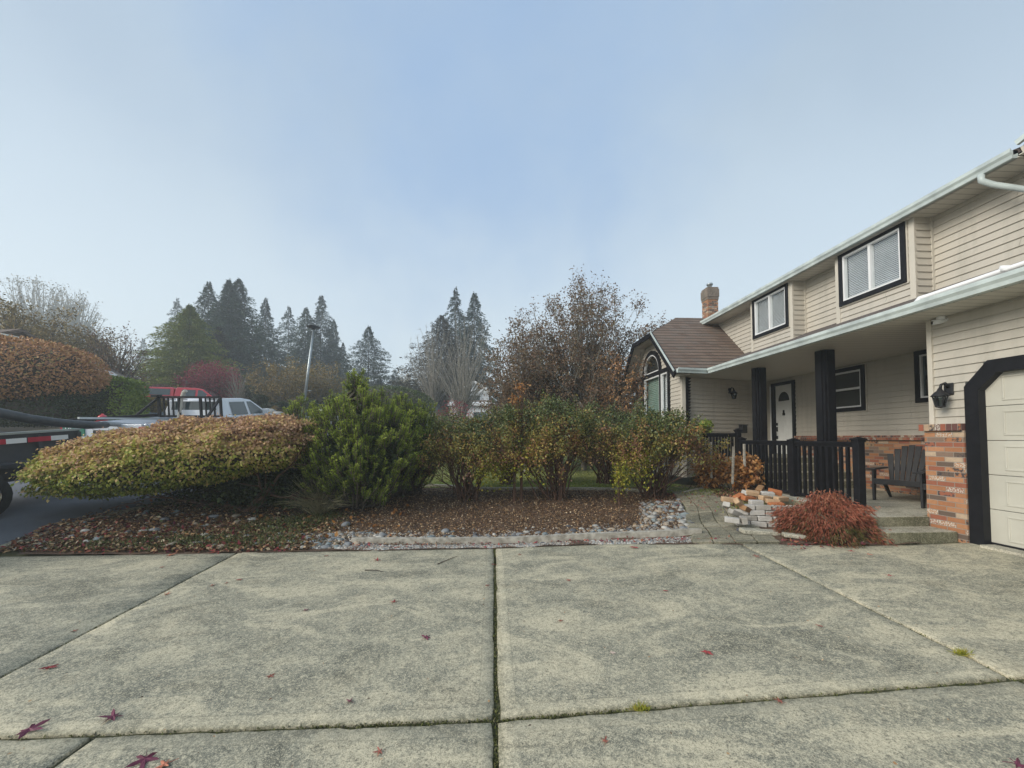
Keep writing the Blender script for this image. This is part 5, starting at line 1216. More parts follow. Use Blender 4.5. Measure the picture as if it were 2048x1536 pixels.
# moss in the driveway joints
rng = np.random.default_rng(14); Pm = []
for i in range(5200):
    q = rng.random()
    if q < .55: x = rng.uniform(-3.4, 3.2); y = YJ
    elif q < .9: y = rng.uniform(1.2, 5.25); x = jm(y)
    else: y = rng.uniform(YJ, 5.2); x = jr(y) if rng.random() < .5 else jl(y)
    if mnoise.noise(Vector((x*1.6, y*1.6, 4))) < -.12 and rng.random() < .75: continue
    Pm.append((x+rng.normal()*.009, y+rng.normal()*.010, .04*max(0, x)-.012))
Pm = np.array(Pm); n = len(Pm); D = rng.normal(size=(n, 3)); D[:, 2] = np.abs(D[:, 2])+.3
o = leaves('joint_moss', Pm, D, rng.uniform(.008, .02, n), .008, fol('moss', [(.03, .035, .012), (.07, .085, .02), (.13, .14, .04), (.16, .14, .09)]), rng.random(n), None, rng); o['kind'] = 'stuff'
for x, y, q in ((1282, 1417, 'at the crossing joint right of the middle joint'), (1925, 1305, 'in the right driveway joint near the picture edge')):
    p = atz(x, y, .04); m_ = .04*max(0, p.x); p = atz(x, y, m_); rng = np.random.default_rng(x); n = 150
    t = thing('grass_tuft', (p.x, p.y, m_-.01), 'tiny yellow-green grass tuft '+q, 'grass'); D = rng.normal(size=(n, 3)); D[:, 2] = np.abs(D[:, 2])*.6+.1
    leaves('blades', rng.normal(size=(n, 3))*np.array([.025, .01, 0]), D, rng.uniform(.02, .06, n), .004, F_yel, rng.random(n), t, rng, fold=0)
rngx = None
litter('driveway_debris', 420, lambda r: (r.uniform(-5, 5.5), r.uniform(1.2, 5.1)), .008, .022, F_litter, 31, .006, .1)['label'] = 'tiny dry leaf crumbs on the concrete'
# ---- single fallen maple leaves on the driveway
def maple_mesh(name, mat):
    m = MB(); ang = [-150, -95, -40, 0, 40, 95, 150]; pts = []
    lob = [(200, .28), (232, .62), (250, .30), (282, .0)]
    tips = [(-125, .55), (-62, .85), (0, 1.), (62, .85), (125, .55)]
    out_ = [(0, -.12)]
    for i, (a, r_) in enumerate(tips):
        for da, k in ((-24, .30), (-10, .62), (0, 1.), (10, .62)):
            q = R(a+da); out_.append((math.sin(q)*r_*k, math.cos(q)*r_*k))
        q = R(a+24); out_.append((math.sin(q)*.28, math.cos(q)*.28))
    c = (0, 0, .10); n = len(out_); m.v.append(c)
    for i, (x, y) in enumerate(out_): r_ = math.hypot(x, y); m.v.append((x, y, .10+.14*math.sin(i*1.1)*r_-.12*r_*r_))
    for i in range(n): m.f.append((0, 1+i, 1+(i+1) % n)); m.m.append(0)
    m.tube([(0, -.05, .08), (.03, -.45, .05), (.1, -.8, .0)], .018, 4)
    return m
LM = [pm('leaf wine', (.17, .035, .07), (.11, .025, .05), 30, .6), pm('leaf red', (.34, .05, .05), (.24, .04, .04), 30, .6), pm('leaf rust', (.30, .10, .07), (.22, .07, .05), 30, .6), pm('leaf salmon', (.46, .17, .10), (.38, .13, .08), 30, .6), pm('leaf pale', (.5, .4, .34), (.45, .35, .3), 30, .6)]
LV = [(96, 1334, 1, .05, 'red maple leaf near the left joint, lower left'), (226, 1432, 0, .06, 'wine purple maple leaf just above the crossing joint, left'), (60, 1458, 0, .07, 'large wine purple maple leaf on the crossing joint at the left edge'), (290, 1517, 0, .07, 'large wine purple maple leaf at the bottom left beside a salmon one'), (330, 1527, 3, .05, 'salmon orange leaf at the bottom left beside a large purple one'),
      (853, 1273, 0, .045, 'purple maple leaf left of the middle joint, halfway down'), (612, 1219, 0, .035, 'small purple leaf in the middle of the left slab'), (787, 1203, 1, .045, 'dark red maple leaf on the left slab, right side'), (334, 1187, 3, .04, 'orange-red curled leaf just right of the left joint'), (425, 1170, 2, .035, 'small rust leaf right of the left joint, first of three in a row'),
      (453, 1165, 2, .03, 'tiny rust leaf, middle of three in a row on the left slab'), (480, 1158, 2, .04, 'pinkish rust leaf, right end of three in a row on the left slab'), (755, 1119, 1, .06, 'long crumpled dark red leaf near the back edge of the left slab'), (975, 1170, 2, .035, 'rust leaf just left of the middle joint'), (988, 1128, 1, .04, 'red leaf lying on the middle joint near the timber edging'),
      (1040, 1108, 2, .04, 'dark curled rust leaf just right of the top of the middle joint'), (1138, 1159, 2, .03, 'small dark rust leaf alone on the upper right slab'), (1414, 1303, 1, .045, 'bright red maple leaf in the middle of the right slab'), (1225, 1303, 4, .025, 'small pale petal-like leaf on the right slab'), (1514, 1112, 2, .05, 'brown crumpled leaf near the right joint at the back'),
      (1268, 1094, 1, .06, 'bright red leaf at the back edge of the right slab'), (2035, 1527, 0, .05, 'purple leaf at the bottom right corner'), (325, 1133, 2, .03, 'dark leaf near the back left edge of the driveway'), (435, 1103, 1, .10, 'big red leaf at the driveway edge where the left joint ends'), (340, 1110, 3, .07, 'orange-red leaf at the driveway edge below the domed shrub'), (652, 1111, 2, .035, 'small red leaf near the back edge right of the left joint')]
rr = random.Random(8)
LV += [(150, 1260, 2, .03, 'tiny rust leaf on the left slab near the left joint, halfway'), (540, 1350, 2, .03, 'tiny rust leaf in the lower middle of the left slab'), (700, 1400, 0, .03, 'tiny purple leaf just above the crossing joint, left of the middle joint'), (1120, 1240, 2, .03, 'tiny rust leaf in the upper middle of the right slab'), (1330, 1180, 1, .03, 'tiny red leaf on the right slab near its back edge'), (1640, 1250, 2, .03, 'tiny rust leaf near the right joint, halfway'), (1780, 1150, 1, .035, 'small red leaf on the far right slab below the red maple'), (1560, 1400, 2, .03, 'tiny rust leaf on the right slab just above the crossing joint'), (1700, 1101, 1, .04, 'red leaf at the foot of the red maple'), (1740, 1108, 3, .035, 'salmon leaf near the foot of the red maple'), (1210, 1480, 2, .03, 'tiny rust leaf on the lowest slab right of the middle joint'), (760, 1500, 2, .03, 'tiny rust leaf on the lowest slab left of the middle joint')]
for x, y, c, s, lb_ in LV:
    p = atz(x, y, 0); z = .04*max(0, p.x); p = atz(x, y, z+.01)
    m = maple_mesh('maple_leaf', LM[c]); s *= 1.25; m.v = [(a*s, b*s*rr.uniform(.9, 1), c_*s*rr.uniform(.8, 1.6)) for a, b, c_ in m.v]
    o = m.build('maple_leaf', LM[c], None, loc=(p.x, p.y, z+.002)); o.rotation_euler = (rr.uniform(-.15, .15), rr.uniform(-.15, .15), rr.uniform(0, 6.28)); tag(o, lb_, 'leaf', 'fallen leaves on the driveway')
for (a, b, lb_) in (((875, 1128), (915, 1112), 'thin brown twig near the back edge left of the middle joint'), ((730, 1140), (768, 1144), 'thin straight twig on the left slab')):
    pa = atz(*a, .008); pb = atz(*b, .008); m = MB(); m.tube([pa, pa.lerp(pb, .5)+Vector((.02, .01, .006)), pb], [.006, .005, .002], 5); tag(m.build('twig', M_barkn), lb_, 'twig')
for (a, b, lb_, Y0) in (((1372, 982), (1450, 968), 'pale bare stick on the soil right of the path, upper of two', 7), ((1368, 984), (1430, 962), 'pale bare stick on the soil right of the path, lower of two', 7)):
    pa = at(*a, 7.6); pb = at(*b, 8.0); pa.z = H(pa.x, pa.y)+.05; pb.z = H(pb.x, pb.y)+.08; m = MB(); m.tube([pa, pa.lerp(pb, .5)+Vector((0, 0, .015)), pb], [.014, .012, .008], 6); tag(m.build('stick', M_wood), lb_, 'stick')

# ---- stacked bricks beside the path
MBR = {'white': pm('whitewashed brick', (.50, .48, .45), (.40, .38, .35), 12, .85, .4, 60), 'grey': pm('grey brick', (.36, .34, .31), (.27, .25, .22), 12, .85, .4, 60), 'tan': pm('tan brick', (.48, .33, .20), (.38, .25, .15), 12, .85, .4, 60), 'orange': pm('orange brick', (.45, .16, .06), (.34, .12, .05), 12, .85, .4, 60), 'brown': pm('brown brick', (.30, .17, .08), (.22, .12, .06), 12, .85, .4, 60)}
BRK = []
ang0 = -.28
du = Vector((math.cos(ang0), math.sin(ang0), 0)); dv_ = Vector((-math.sin(ang0), math.cos(ang0), 0)); O0 = Vector((3.62, 5.62, 0))
def brick(c, rot, col, lab, size=(.205, .10, .076)):
    m = MB(); a, b, h_ = size; a *= rr.uniform(.9, 1.04); m.hexa([(x*a/2*rr.uniform(.95, 1), y*b/2*rr.uniform(.92, 1), z*h_/2*rr.uniform(.9, 1)) for z in (-1, 1) for x, y in ((-1, -1), (1, -1), (1, 1), (-1, 1))]); o = m.build('brick', MBR[col], None, bevel=.010, loc=tuple(c)); o.rotation_euler = rot; tag(o, lab, 'brick', 'bricks stacked beside the paver path')
gz = lambda p: H(p.x, p.y)
crs = ['bottom course', 'second course', 'third course', 'fourth course']
pos = ['left end', 'second from left', 'middle', 'fourth from left', 'right end, touching the red maple']
cl_ = [['white', 'white', 'white', 'grey', 'grey'], ['grey', 'white', 'white', 'white', 'grey'], ['white', 'white', 'grey', 'grey', 'white'], ['white', 'grey', 'grey', 'white', 'tan']]
for k in range(4):
    for j in range(5):
        if k == 3 and j == 4: continue
        p = O0+du*(.10+.21*j+(.09 if k % 2 else 0))+dv_*(.03*k+.02*rr.uniform(-1, 1)); z = .19+.038+k*.077
        brick((p.x, p.y, z), (rr.uniform(-.03, .03), rr.uniform(-.05, .05), ang0+rr.uniform(-.14, .14)), cl_[k][j], '%s brick in the %s of the neat stack, %s' % ({'white': 'whitish', 'grey': 'grey', 'tan': 'tan'}[cl_[k][j]], crs[k], pos[j]))
for (x, y, Y, rot, col, lab) in ((1552, 1010, 5.60, (.1, -.05, -.2), 'orange', 'bright orange brick lying flat on the right of the stack'), (1512, 1005, 5.72, (.05, .0, -.1), 'white', 'white brick with a dark gap below it on top of the stack'), (1530, 996, 5.82, (.1, .1, .2), 'tan', 'tan brick on top of the stack, right of the white one'), (1545, 1003, 5.70, (-.05, .06, -.35), 'tan', 'small tan brick end wedged near the orange one'),
        (1478, 1006, 5.62, (.9, .5, .5), 'tan', 'tan brick with white edges tilted up at the left of the pile'), (1492, 1018, 5.6, (.3, .35, .5), 'brown', 'brown mossy brick leaning under the tilted tan one'), (1456, 999, 5.9, (.1, .1, -.25), 'tan', 'tan brick at the far left of the pile'), (1477, 994, 6.1, (.15, -.25, .45), 'orange', 'rust orange brick at the top left of the pile'), (1497, 997, 6.0, (.1, .15, .1), 'orange', 'orange brick behind the tilted tan one'),
        (1505, 986, 6.2, (.25, .1, -.5), 'tan', 'broad tan brick lying on the very top of the pile'), (1535, 988, 6.15, (.15, .05, -.3), 'white', 'long white brick lying on the top right of the pile'), (1464, 1040, 5.45, (.05, .05, -.5), 'white', 'white painted brick lying on the path edge left of the stack'), (1487, 1040, 5.42, (1.45, .0, 1.2), 'grey', 'pale grey brick stood on end at the left face of the stack'), (1562, 998, 5.75, (.1, 0, .2), 'tan', 'tan brick half hidden by the red maple at the top'),
        (1452, 1010, 5.75, (.2, .3, 1.1), 'white', 'white brick fallen on the left slope of the pile'), (1470, 1026, 5.6, (.1, .4, .2), 'grey', 'grey brick sliding off the left side of the pile'), (1520, 978, 6.35, (.1, -.3, .7), 'brown', 'brown brick lying behind the top of the pile'), (1490, 985, 6.3, (.3, .1, .9), 'white', 'white brick pointing away at the back left of the pile'), (1550, 984, 6.2, (.3, .2, -.6), 'orange', 'orange brick on the far right top of the pile')):
    p = at(x, y, Y); brick(p, rot, col, lab)
for (x, y, Y, rot, sz, col, lab) in ((1530, 1066, 5.15, (.03, .05, -.16), (.62, .16, .06), 'grey', 'long flat pale stone slab in front of the brick stack'), (1610, 1078, 4.85, (.03, .05, -.3), (.5, .12, .05), 'grey', 'flat kerb stone emerging from under the red maple'), (1490, 1058, 5.3, (.05, 0, .2), (.2, .12, .05), 'grey', 'dark grey flat stone at the left foot of the stack')):
    p = at(x, y, Y); m = MB(); m.box(-sz[0]/2, sz[0]/2, -sz[1]/2, sz[1]/2, -sz[2]/2, sz[2]/2); o = m.build('stone_slab', M_step if 'pale' in lab or 'kerb' in lab else M_rocks[4], None, bevel=.015, loc=(p.x, p.y, H(p.x, p.y)+.035)); o.rotation_euler = rot; tag(o, lab, 'stone')

# ------------------------------------------------------------ street side: lamp, trailer, pickups, car
p = at(605, 822, 24); tp = at(627, 658, 24); zg = H(p.x, 24)
lt = thing('street_lamp', (p.x, 24, zg), 'tall grey street lamp with flat disc head, leaning slightly, behind the domed shrub', 'street lamp')
m = MB(); dv2 = Vector((tp.x-p.x, 0, tp.z-zg)); dv2.x *= 1.0; m.tube([(0, 0, 0), dv2*.5, dv2], [.095, .075, .05], 12); m.build('pole', M_gmetal, lt, smooth=True)
m = MB(); m.lathe(tuple(dv2), [(.06, -.05), (.12, .0), (.16, .06), (.38, .10), (.40, .13), (.26, .18), (.1, .22), (0, .22)], 20); m.build('lamp_head', M_char, lt, smooth=True)
m = MB(); m.tube([dv2*.29, dv2*.29+Vector((.35, 0, 0))], .02, 5); m.build('bracket', M_gmetal, lt)

M_wpaint = pm('white car paint', (.72, .75, .80), (.68, .71, .77), 3, .25, 0, 60, 0, .5, .6)
M_rpaint = pm('red car paint', (.55, .025, .04), (.48, .02, .035), 3, .25, 0, 60, 0, .5, .6)
M_spaint = pm('silver blue car paint', (.30, .37, .45), (.27, .33, .41), 3, .25, 0, 60, .5, .5, .6)
M_tyre = pm('tyre rubber', (.018, .018, .018), (.03, .03, .03), 9, .85)
M_cglass = pm('car glass', (.05, .07, .075), (.035, .05, .055), 1, .06, 0, 60, 0, .8)
M_chrome = pm('chrome', (.6, .62, .64), (.5, .52, .54), 5, .2, 0, 60, 1)
M_lamp = pm('headlamp lens', (.6, .62, .65), (.5, .52, .55), 9, .15, 0, 60, 0, .7)
M_tred = pm('reflective red tape', (.45, .02, .05), (.36, .02, .04), 9, .4)
M_ttar = pm('dark trailer paint', (.035, .037, .045), (.055, .058, .065), 4, .6, .2, 60)
M_mesh = pm('tarp mesh', (.06, .06, .065), (.10, .10, .10), 60, .8, .5, 90)
M_pipeb = pm('black corrugated hose', (.045, .05, .055), (.07, .075, .08), 10, .5, .2, 30)
M_pipeg = pm('grey plastic pipe', (.34, .37, .40), (.27, .29, .31), 8, .4)
def extr(mb, prof, x0, x1, mi=0):  # profile (y,z) extruded in x
    mb.prism(prof, lambda u, v, d: (d, u, v), x0, x1, mi)
def taper(mb, prof, wb, wt, zb, zt, mi=0):
    n = len(mb.v); k = len(prof)
    for s_ in (-1, 1):
        for (y, z) in prof: f = (z-zb)/(zt-zb); mb.v.append((s_*(wb+(wt-wb)*f), y, z))
    mb.f.append(tuple(range(n, n+k))[::-1]); mb.f.append(tuple(range(n+k, n+2*k))); mb.m += [mi]*2
    for i in range(k): j = (i+1) % k; mb.f.append((n+i, n+j, n+k+j, n+k+i)); mb.m.append(mi)
def wheels(t, ys, hw, r_=.36, wd=.24):
    for y in ys:
        for s_ in (-1, 1):
            m = MB(); x0 = s_*(hw-wd); x1 = s_*hw
            prof = [(r_*.6, 0), (r_*.96, .0), (r_, .04), (r_, wd-.04), (r_*.96, wd), (r_*.6, wd)]
            def ring(mb, pr, sx):
                b = len(mb.v); n = 20
                for (q, w_) in pr:
                    for k in range(n): a = 2*math.pi*k/n; mb.v.append((x0+(x1-x0)*w_/wd, y+q*math.cos(a), r_+q*math.sin(a)))
                for i in range(len(pr)-1):
                    for k in range(n): mb.f.append((b+i*n+k, b+i*n+(k+1) % n, b+(i+1)*n+(k+1) % n, b+(i+1)*n+k)); mb.m.append(0)
            ring(m, prof, s_); w_ = m.build('wheel', M_tyre, t, smooth=True)
            m = MB(); ring(m, [(r_*.6, wd*.9), (r_*.5, wd*.8), (r_*.18, wd*.86), (0.001, wd*.86)], s_); m.build('rim', M_chrome, w_, smooth=True)
def quadp(name, pts, mat, t): m = MB(); m.poly(pts); return m.build(name, mat, t)
def pickup(loc, rz, mat, label, tilt=0, canopy=False, rack=False, scale=1.):
    """faces +Y, origin mid at ground"""
    t = thing('pickup_truck', loc, label, 'truck'); t.rotation_euler = (tilt, 0, rz); t.scale = (scale,)*3
    hw = .90; m = MB()
    body = [(2.75, .55), (2.78, .95), (2.55, 1.14), (1.45, 1.24), (1.3, 1.26), (-.55, 1.26), (-.55, 1.28), (-2.75, 1.26), (-2.78, .6), (-2.2, .5), (-2.1, .75), (-1.9, .88), (-1.6, .90), (-1.3, .78), (-1.2, .5), (1.2, .48), (1.3, .76), (1.55, .90), (1.85, .90), (2.1, .76), (2.2, .5)]
    # lower body without bed interior
    extr(m, body[:6]+body[9:10][:0]+[(-.55, 1.26), (-.55, .5), (1.2, .48), (1.3, .76), (1.55, .90), (1.85, .90), (2.1, .76), (2.2, .5)], -hw, hw)
    for s_ in (-1, 1):
        extr(m, [(-.56, 1.28), (-2.75, 1.27), (-2.78, .6), (-2.2, .5), (-2.1, .75), (-1.9, .88), (-1.6, .90), (-1.3, .78), (-1.2, .5), (-.56, .5)], s_*hw, s_*(hw-.07))
    m.box(-hw+.07, hw-.07, -2.7, -.56, .6, .68)
    m.build('body', mat, t, bevel=.02)
    m = MB(); taper(m, [(1.30, 1.25), (.62, 1.80), (.30, 1.86), (-.50, 1.85), (-.56, 1.78), (-.62, 1.25)], hw-.03, hw-.20, 1.25, 1.86); cab = m.build('cab', mat, t, bevel=.03)
    fx = lambda z: hw-.03-.17*(z-1.25)/.61+.012
    for s_ in (-1, 1):
        quadp('side_window', [(s_*fx(1.30), .42, 1.30), (s_*fx(1.30), 1.10, 1.30), (s_*fx(1.74), .60, 1.74), (s_*fx(1.74), .42, 1.74)], M_cglass, cab)
        quadp('side_window', [(s_*fx(1.30), -.30, 1.30), (s_*fx(1.30), .32, 1.30), (s_*fx(1.74), .32, 1.74), (s_*fx(1.74), -.26, 1.74)], M_cglass, cab)
        m = MB(); m.box(s_*(hw), s_*(hw+.18), .88, .98, 1.28, 1.46); m.build('mirror', M_black if rack else mat, t, bevel=.02)
    quadp('rear_window', [(-.66, -.605, 1.33), (.66, -.605, 1.33), (.60, -.572, 1.76), (-.60, -.572, 1.76)], M_cglass, cab)
    quadp('windscreen', [(-.74, 1.26, 1.30), (.74, 1.26, 1.30), (.63, .66, 1.785), (-.63, .66, 1.785)], M_cglass, cab)
    m = MB(); m.box(-hw+.02, hw-.02, 2.72, 2.86, .50, .72); m.box(-hw+.02, hw-.02, -2.9, -2.76, .5, .68); m.build('bumper', M_chrome, t, bevel=.02)
    m = MB(); m.box(-.5, .5, 2.74, 2.80, .76, 1.02); m.build('grille', M_black, t)
    for s_ in (-1, 1):
        m = MB(); m.box(s_*.86, s_*.55, 2.70, 2.80, .80, 1.03); m.build('headlight', M_lamp, t, bevel=.02)
        m = MB(); m.box(s_*.89, s_*.78, -2.80, -2.74, .85, 1.2); m.build('tail_light', M_tred, t)
    if canopy:
        m = MB(); taper(m, [(-.60, 1.28), (-.62, 1.84), (-2.55, 1.82), (-2.74, 1.28)], hw-.02, hw-.14, 1.28, 1.84); cn = m.build('canopy', mat, t, bevel=.03)
        for s_ in (-1, 1):
            g = lambda z: hw-.02-.12*(z-1.28)/.56+.012
            quadp('canopy_window', [(s_*g(1.42), -.75, 1.42), (s_*g(1.42), -2.5, 1.42), (s_*g(1.74), -2.42, 1.74), (s_*g(1.74), -.75, 1.74)], M_cglass, cn)
    m = MB(); m.box(-hw+.05, hw-.05, -2.79, -2.72, .72, 1.26); tg = m.build('tailgate', mat, t, bevel=.01)
    m = MB(); m.box(-.2, .2, -2.81, -2.785, 1.02, 1.12); m.build('gate_handle', M_char, tg, bevel=.03)
    wheels(t, (1.70, -1.75), hw+.02)
    return t
# white work pickup: rear of the cab at Y = 10.4, heading up the street
PKL = (-9.2, 13.25, H(-9.2, 13.25)-.13)
pk = pickup(PKL, 0, M_wpaint, 'white work pickup with black headache rack parked up the street beyond the domed shrub', tilt=R(6.5)); pk.scale = (1.05, 1.28, .97)
rk = MB(); y = -.70
rk.beam((-.86, y, 1.90), (.86, y, 1.90), .05, .06)
rk.beam((-.86, y, 1.30), (.86, y, 1.30), .05, .06)
for x in (-.86, .86, -.30, .30): rk.beam((x, y, 1.2), (x, y, 1.9), .05, .05)
for x in (-.72, -.6, -.47, .44, .56, .68): rk.beam((x, y, 1.3), (x, y, 1.9), .03, .03)
rk.beam((-.86, y, 1.88), (-1.02, y-.5, 1.32), .05, .05); rk.beam((.86, y, 1.88), (.9, y-.5, 1.32), .05, .05)
rk.box(-.98, -.80, y-.1, y+.05, 1.9, 1.97)
rk.build('headache_rack', M_black, pk)
for x in (-.66, -.52, -.2, .5, .62, .74):
    m = MB(); m.box(x-.05, x+.05, y+.03, y+.10, 1.80, 1.86); m.build('rack_lamp', M_white, pk)
m = MB(); m.box(-.93, -.85, -2.7, -.75, 1.30, 1.38); m.build('bed_rail', M_black, pk)
m = MB(); m.tube([(-.42, -.95, .9), (-.28, -.88, 1.55), (-.24, -.86, 1.88)], .035, 8); m.tube([(-.24, -.86, 1.84), (-.19, -.86, 1.98), (-.12, -.86, 2.04)], .055, 10)
sh = m.build('shovel', pm('pale canvas', (.45, .42, .36), (.38, .36, .31), 8, .8)); sh.matrix_world = Matrix.Translation(PKL) @ Matrix.Rotation(R(6.5), 4, 'X'); tag(sh, 'long pale-handled tool standing upright in the white pickup bed against the rack', 'tool')
# number on tailgate
tx = bpy.data.curves.new('tailgate_number', 'FONT'); tx.body = '19'; tx.size = .17; tx.extrude = .003; _o = bpy.data.objects.new('tmp_text', tx); COL.objects.link(_o); bpy.context.view_layer.update(); _me = bpy.data.meshes.new_from_object(_o.evaluated_get(bpy.context.evaluated_depsgraph_get())); bpy.data.objects.remove(_o); _me.materials.clear(); _me.materials.append(M_white); to = bpy.data.objects.new('tailgate_number', _me); COL.objects.link(to); to.parent = pk; to.location = (-.80, -2.815, 1.07); to.rotation_euler = (math.pi/2, 0, 0)
m = MB(); m.box(-.84, -.38, -2.805, -2.79, .98, 1.24); m.build('green_decal', pm('green decal', (.03, .20, .13), (.03, .17, .11), 4, .5), pk)
pk2 = pickup((at(388, 800, 20.5).x, 20.5, H(-18, 20.5)-.0), 0, M_rpaint, 'bright red pickup with matching canopy parked beyond the hedge', canopy=True, scale=.93)
pk2.rotation_euler = (0, 0, R(-72))
# silver-blue car
cl2 = at(306, 812, 18); t = thing('parked_car', (cl2.x-.3, 18, H(cl2.x, 18)-.02), 'silver-blue car mostly hidden by the hedge and the round bush', 'car', None, R(-60))
m = MB(); extr(m, [(2.1, .35), (2.15, .62), (1.9, .80), (.95, .92), (-1.4, .95), (-2.1, .88), (-2.15, .4), (-1.7, .3), (-1.6, .55), (-1.3, .64), (-1., .55), (-.9, .3), (1., .3), (1.1, .55), (1.35, .64), (1.65, .55), (1.75, .3)], -.84, .84); m.build('body', M_spaint, t, bevel=.03)
m = MB(); taper(m, [(.98, .91), (.25, 1.34), (-.9, 1.34), (-1.6, .94)], .80, .60, .91, 1.34); cb_ = m.build('cabin', M_cglass, t, bevel=.03)
m = MB(); m.box(-.60, .60, -.9, .25, 1.335, 1.36)
for s_ in (-1, 1): m.beam((s_*.81, .98, .92), (s_*.61, .25, 1.34), .04, .05); m.beam((s_*.81, -1.6, .95), (s_*.61, -.9, 1.34), .04, .05); m.beam((s_*.81, -.25, .92), (s_*.62, -.25, 1.34), .05, .03)
m.build('roof', M_spaint, t)
for s_ in (-1, 1):
    m = MB(); m.box(s_*.8, s_*.5, 2.02, 2.13, .62, .76); m.build('headlight', M_lamp, t, bevel=.02)
wheels(t, (1.37, -1.3), .85, .31, .2)
# trailer
TZ = H(-8.5, 6.3)
tt = thing('dump_trailer', (-8.55, 6.0, TZ), 'black utility trailer with red and white reflective tape at the left edge', 'trailer'); tt.rotation_euler = (R(5.), 0, 0)
m = MB(); m.box(.80, .85, -2.2, 1.7, .55, 1.24); m.build('side_panel', M_ttar, tt)
for k in range(7):
    y0 = -2.1+k*.62; m = MB(); m.box(.85, .90, y0, y0+.06, .55, 1.22); m.build('side_post', M_ttar, tt)
m = MB(); m.beam((.84, -2.2, 1.26), (.84, 1.7, 1.26), .07, .035); m.build('top_rail', M_gmetal, tt)
m = MB(); m.box(-.85, -.80, -2.2, 1.7, .55, 1.30); m.build('side_panel', M_ttar, tt)
m = MB(); m.box(-.80, .80, -2.2, -2.15, .55, 1.22); m.box(-.80, .80, 1.65, 1.7, .55, 1.22); m.build('end_panel', M_ttar, tt)
m = MB(); m.box(-.80, .80, -2.15, 1.65, .50, .58); m.box(.1, .3, -2.2, 2.3, .40, .50); m.box(-.3, -.1, -2.2, 2.3, .40, .50); m.box(.86, 1.08, -1.5, .9, .74, .80); m.build('chassis', M_ttar, tt)
for k in range(6):
    y0 = 1.45-k*.62; 
    m = MB(); m.box(.90, .905, y0-.27, y0, 1.10, 1.18); m.build('reflective_tape', M_white, tt)
    m = MB(); m.box(.90, .905, y0-.60, y0-.27, 1.10, 1.18); m.build('reflective_tape', M_tred, tt)
wheels(tt, (-.75, .15), 1.06, .34, .2)
m = MB(); m.hexa([(-.86, -2.2, 1.30), (-.80, -2.2, 1.30), (-.80, 1.7, 1.30), (-.86, 1.7, 1.30), (-.86, -2.2, 1.95), (-.80, -2.2, 1.95), (-.80, 1.7, 1.36), (-.86, 1.7, 1.36)]); m.build('mesh_side', M_mesh, tt)
m = MB(); m.beam((-.79, -2.2, 1.96), (-.79, 1.7, 1.37), .03, .03); m.build('mesh_rail', M_gmetal, tt)
# hose lying over the trailer and the pickup bed
A = [at(-90, 812, 6.9), at(0, 826, 7.2), at(60, 838, 7.5), at(120, 846, 7.9), at(175, 850, 8.4), at(212, 850, 8.9)]
m = MB(); m.tube(A, [.085, .085, .083, .083, .085, .07], 14); tag(m.build('drain_hose', M_pipeb, smooth=True), 'thick black corrugated drain hose lying over the trailer towards the white pickup', 'hose')
A = [at(205, 847, 8.85), at(250, 850, 9.9), at(300, 855, 11.2)]
m = MB(); m.tube(A, .055, 12); tag(m.build('plastic_pipe', M_pipeg, smooth=True), 'grey plastic pipe lying in the white pickup bed', 'pipe')
m = MB(); m.beam(at(157, 836, 9.7), at(342, 838, 12.3), .05, .05); tag(m.build('metal_bar', M_gmetal), 'long thin metal bar running back from the black rack over the pickup bed', 'bar')
# hydrant
hp = at(205, 836, 12.3); t = thing('fire_hydrant', (hp.x, 12.3, H(hp.x, 12.3)), 'red fire hydrant top in front of the dark hedge', 'hydrant'); hz = hp.z-H(hp.x, 12.3)+.10
m = MB(); m.lathe((0, 0, 0), [(.14, 0), (.14, .05), (.10, .07), (.10, hz-.2), (.13, hz-.18), (.13, hz-.14)], 16); m.build('barrel', M_rpaint, t, smooth=True)
m = MB(); m.lathe((0, 0, 0), [(.12, hz-.14), (.12, hz-.08), (.08, hz-.02), (.03, hz), (.03, hz+.03), (0, hz+.03)], 16); m.build('bonnet', M_rpaint, t, smooth=True)
m = MB(); m.tube([(-.19, 0, hz-.24), (.19, 0, hz-.24)], .05, 10); m.build('outlet', M_rpaint, t)
# dry grass verge and rocks beyond
strip('verge', [(-24, 16.5), (-12.9, 16.5)], [(-24, 24), (-12.9, 24)], 20, 20, .01, mk_soil('dry verge', [(.25, .2, .12), (.36, .29, .19), (.44, .37, .25)], 9))
for k, (x, y, s) in enumerate(((535, 822, .5), (556, 824, .35), (520, 826, .4), (640, 822, .4))):
    q = at(x, y, 21); o = bpy.data.objects.new('boulder', RM[1][k % 3]); COL.objects.link(o); o.location = (q.x, 21, q.z-.1); o.scale = (s, s*.8, s*.9); tag(o, ['pale boulder at the foot of the bank, largest', 'pale boulder at the foot of the bank, nearest the pine sprouts', 'pale boulder at the foot of the bank, leftmost', 'pale boulder right of the lamp pole foot'][k], 'boulder', 'boulders on the bank')
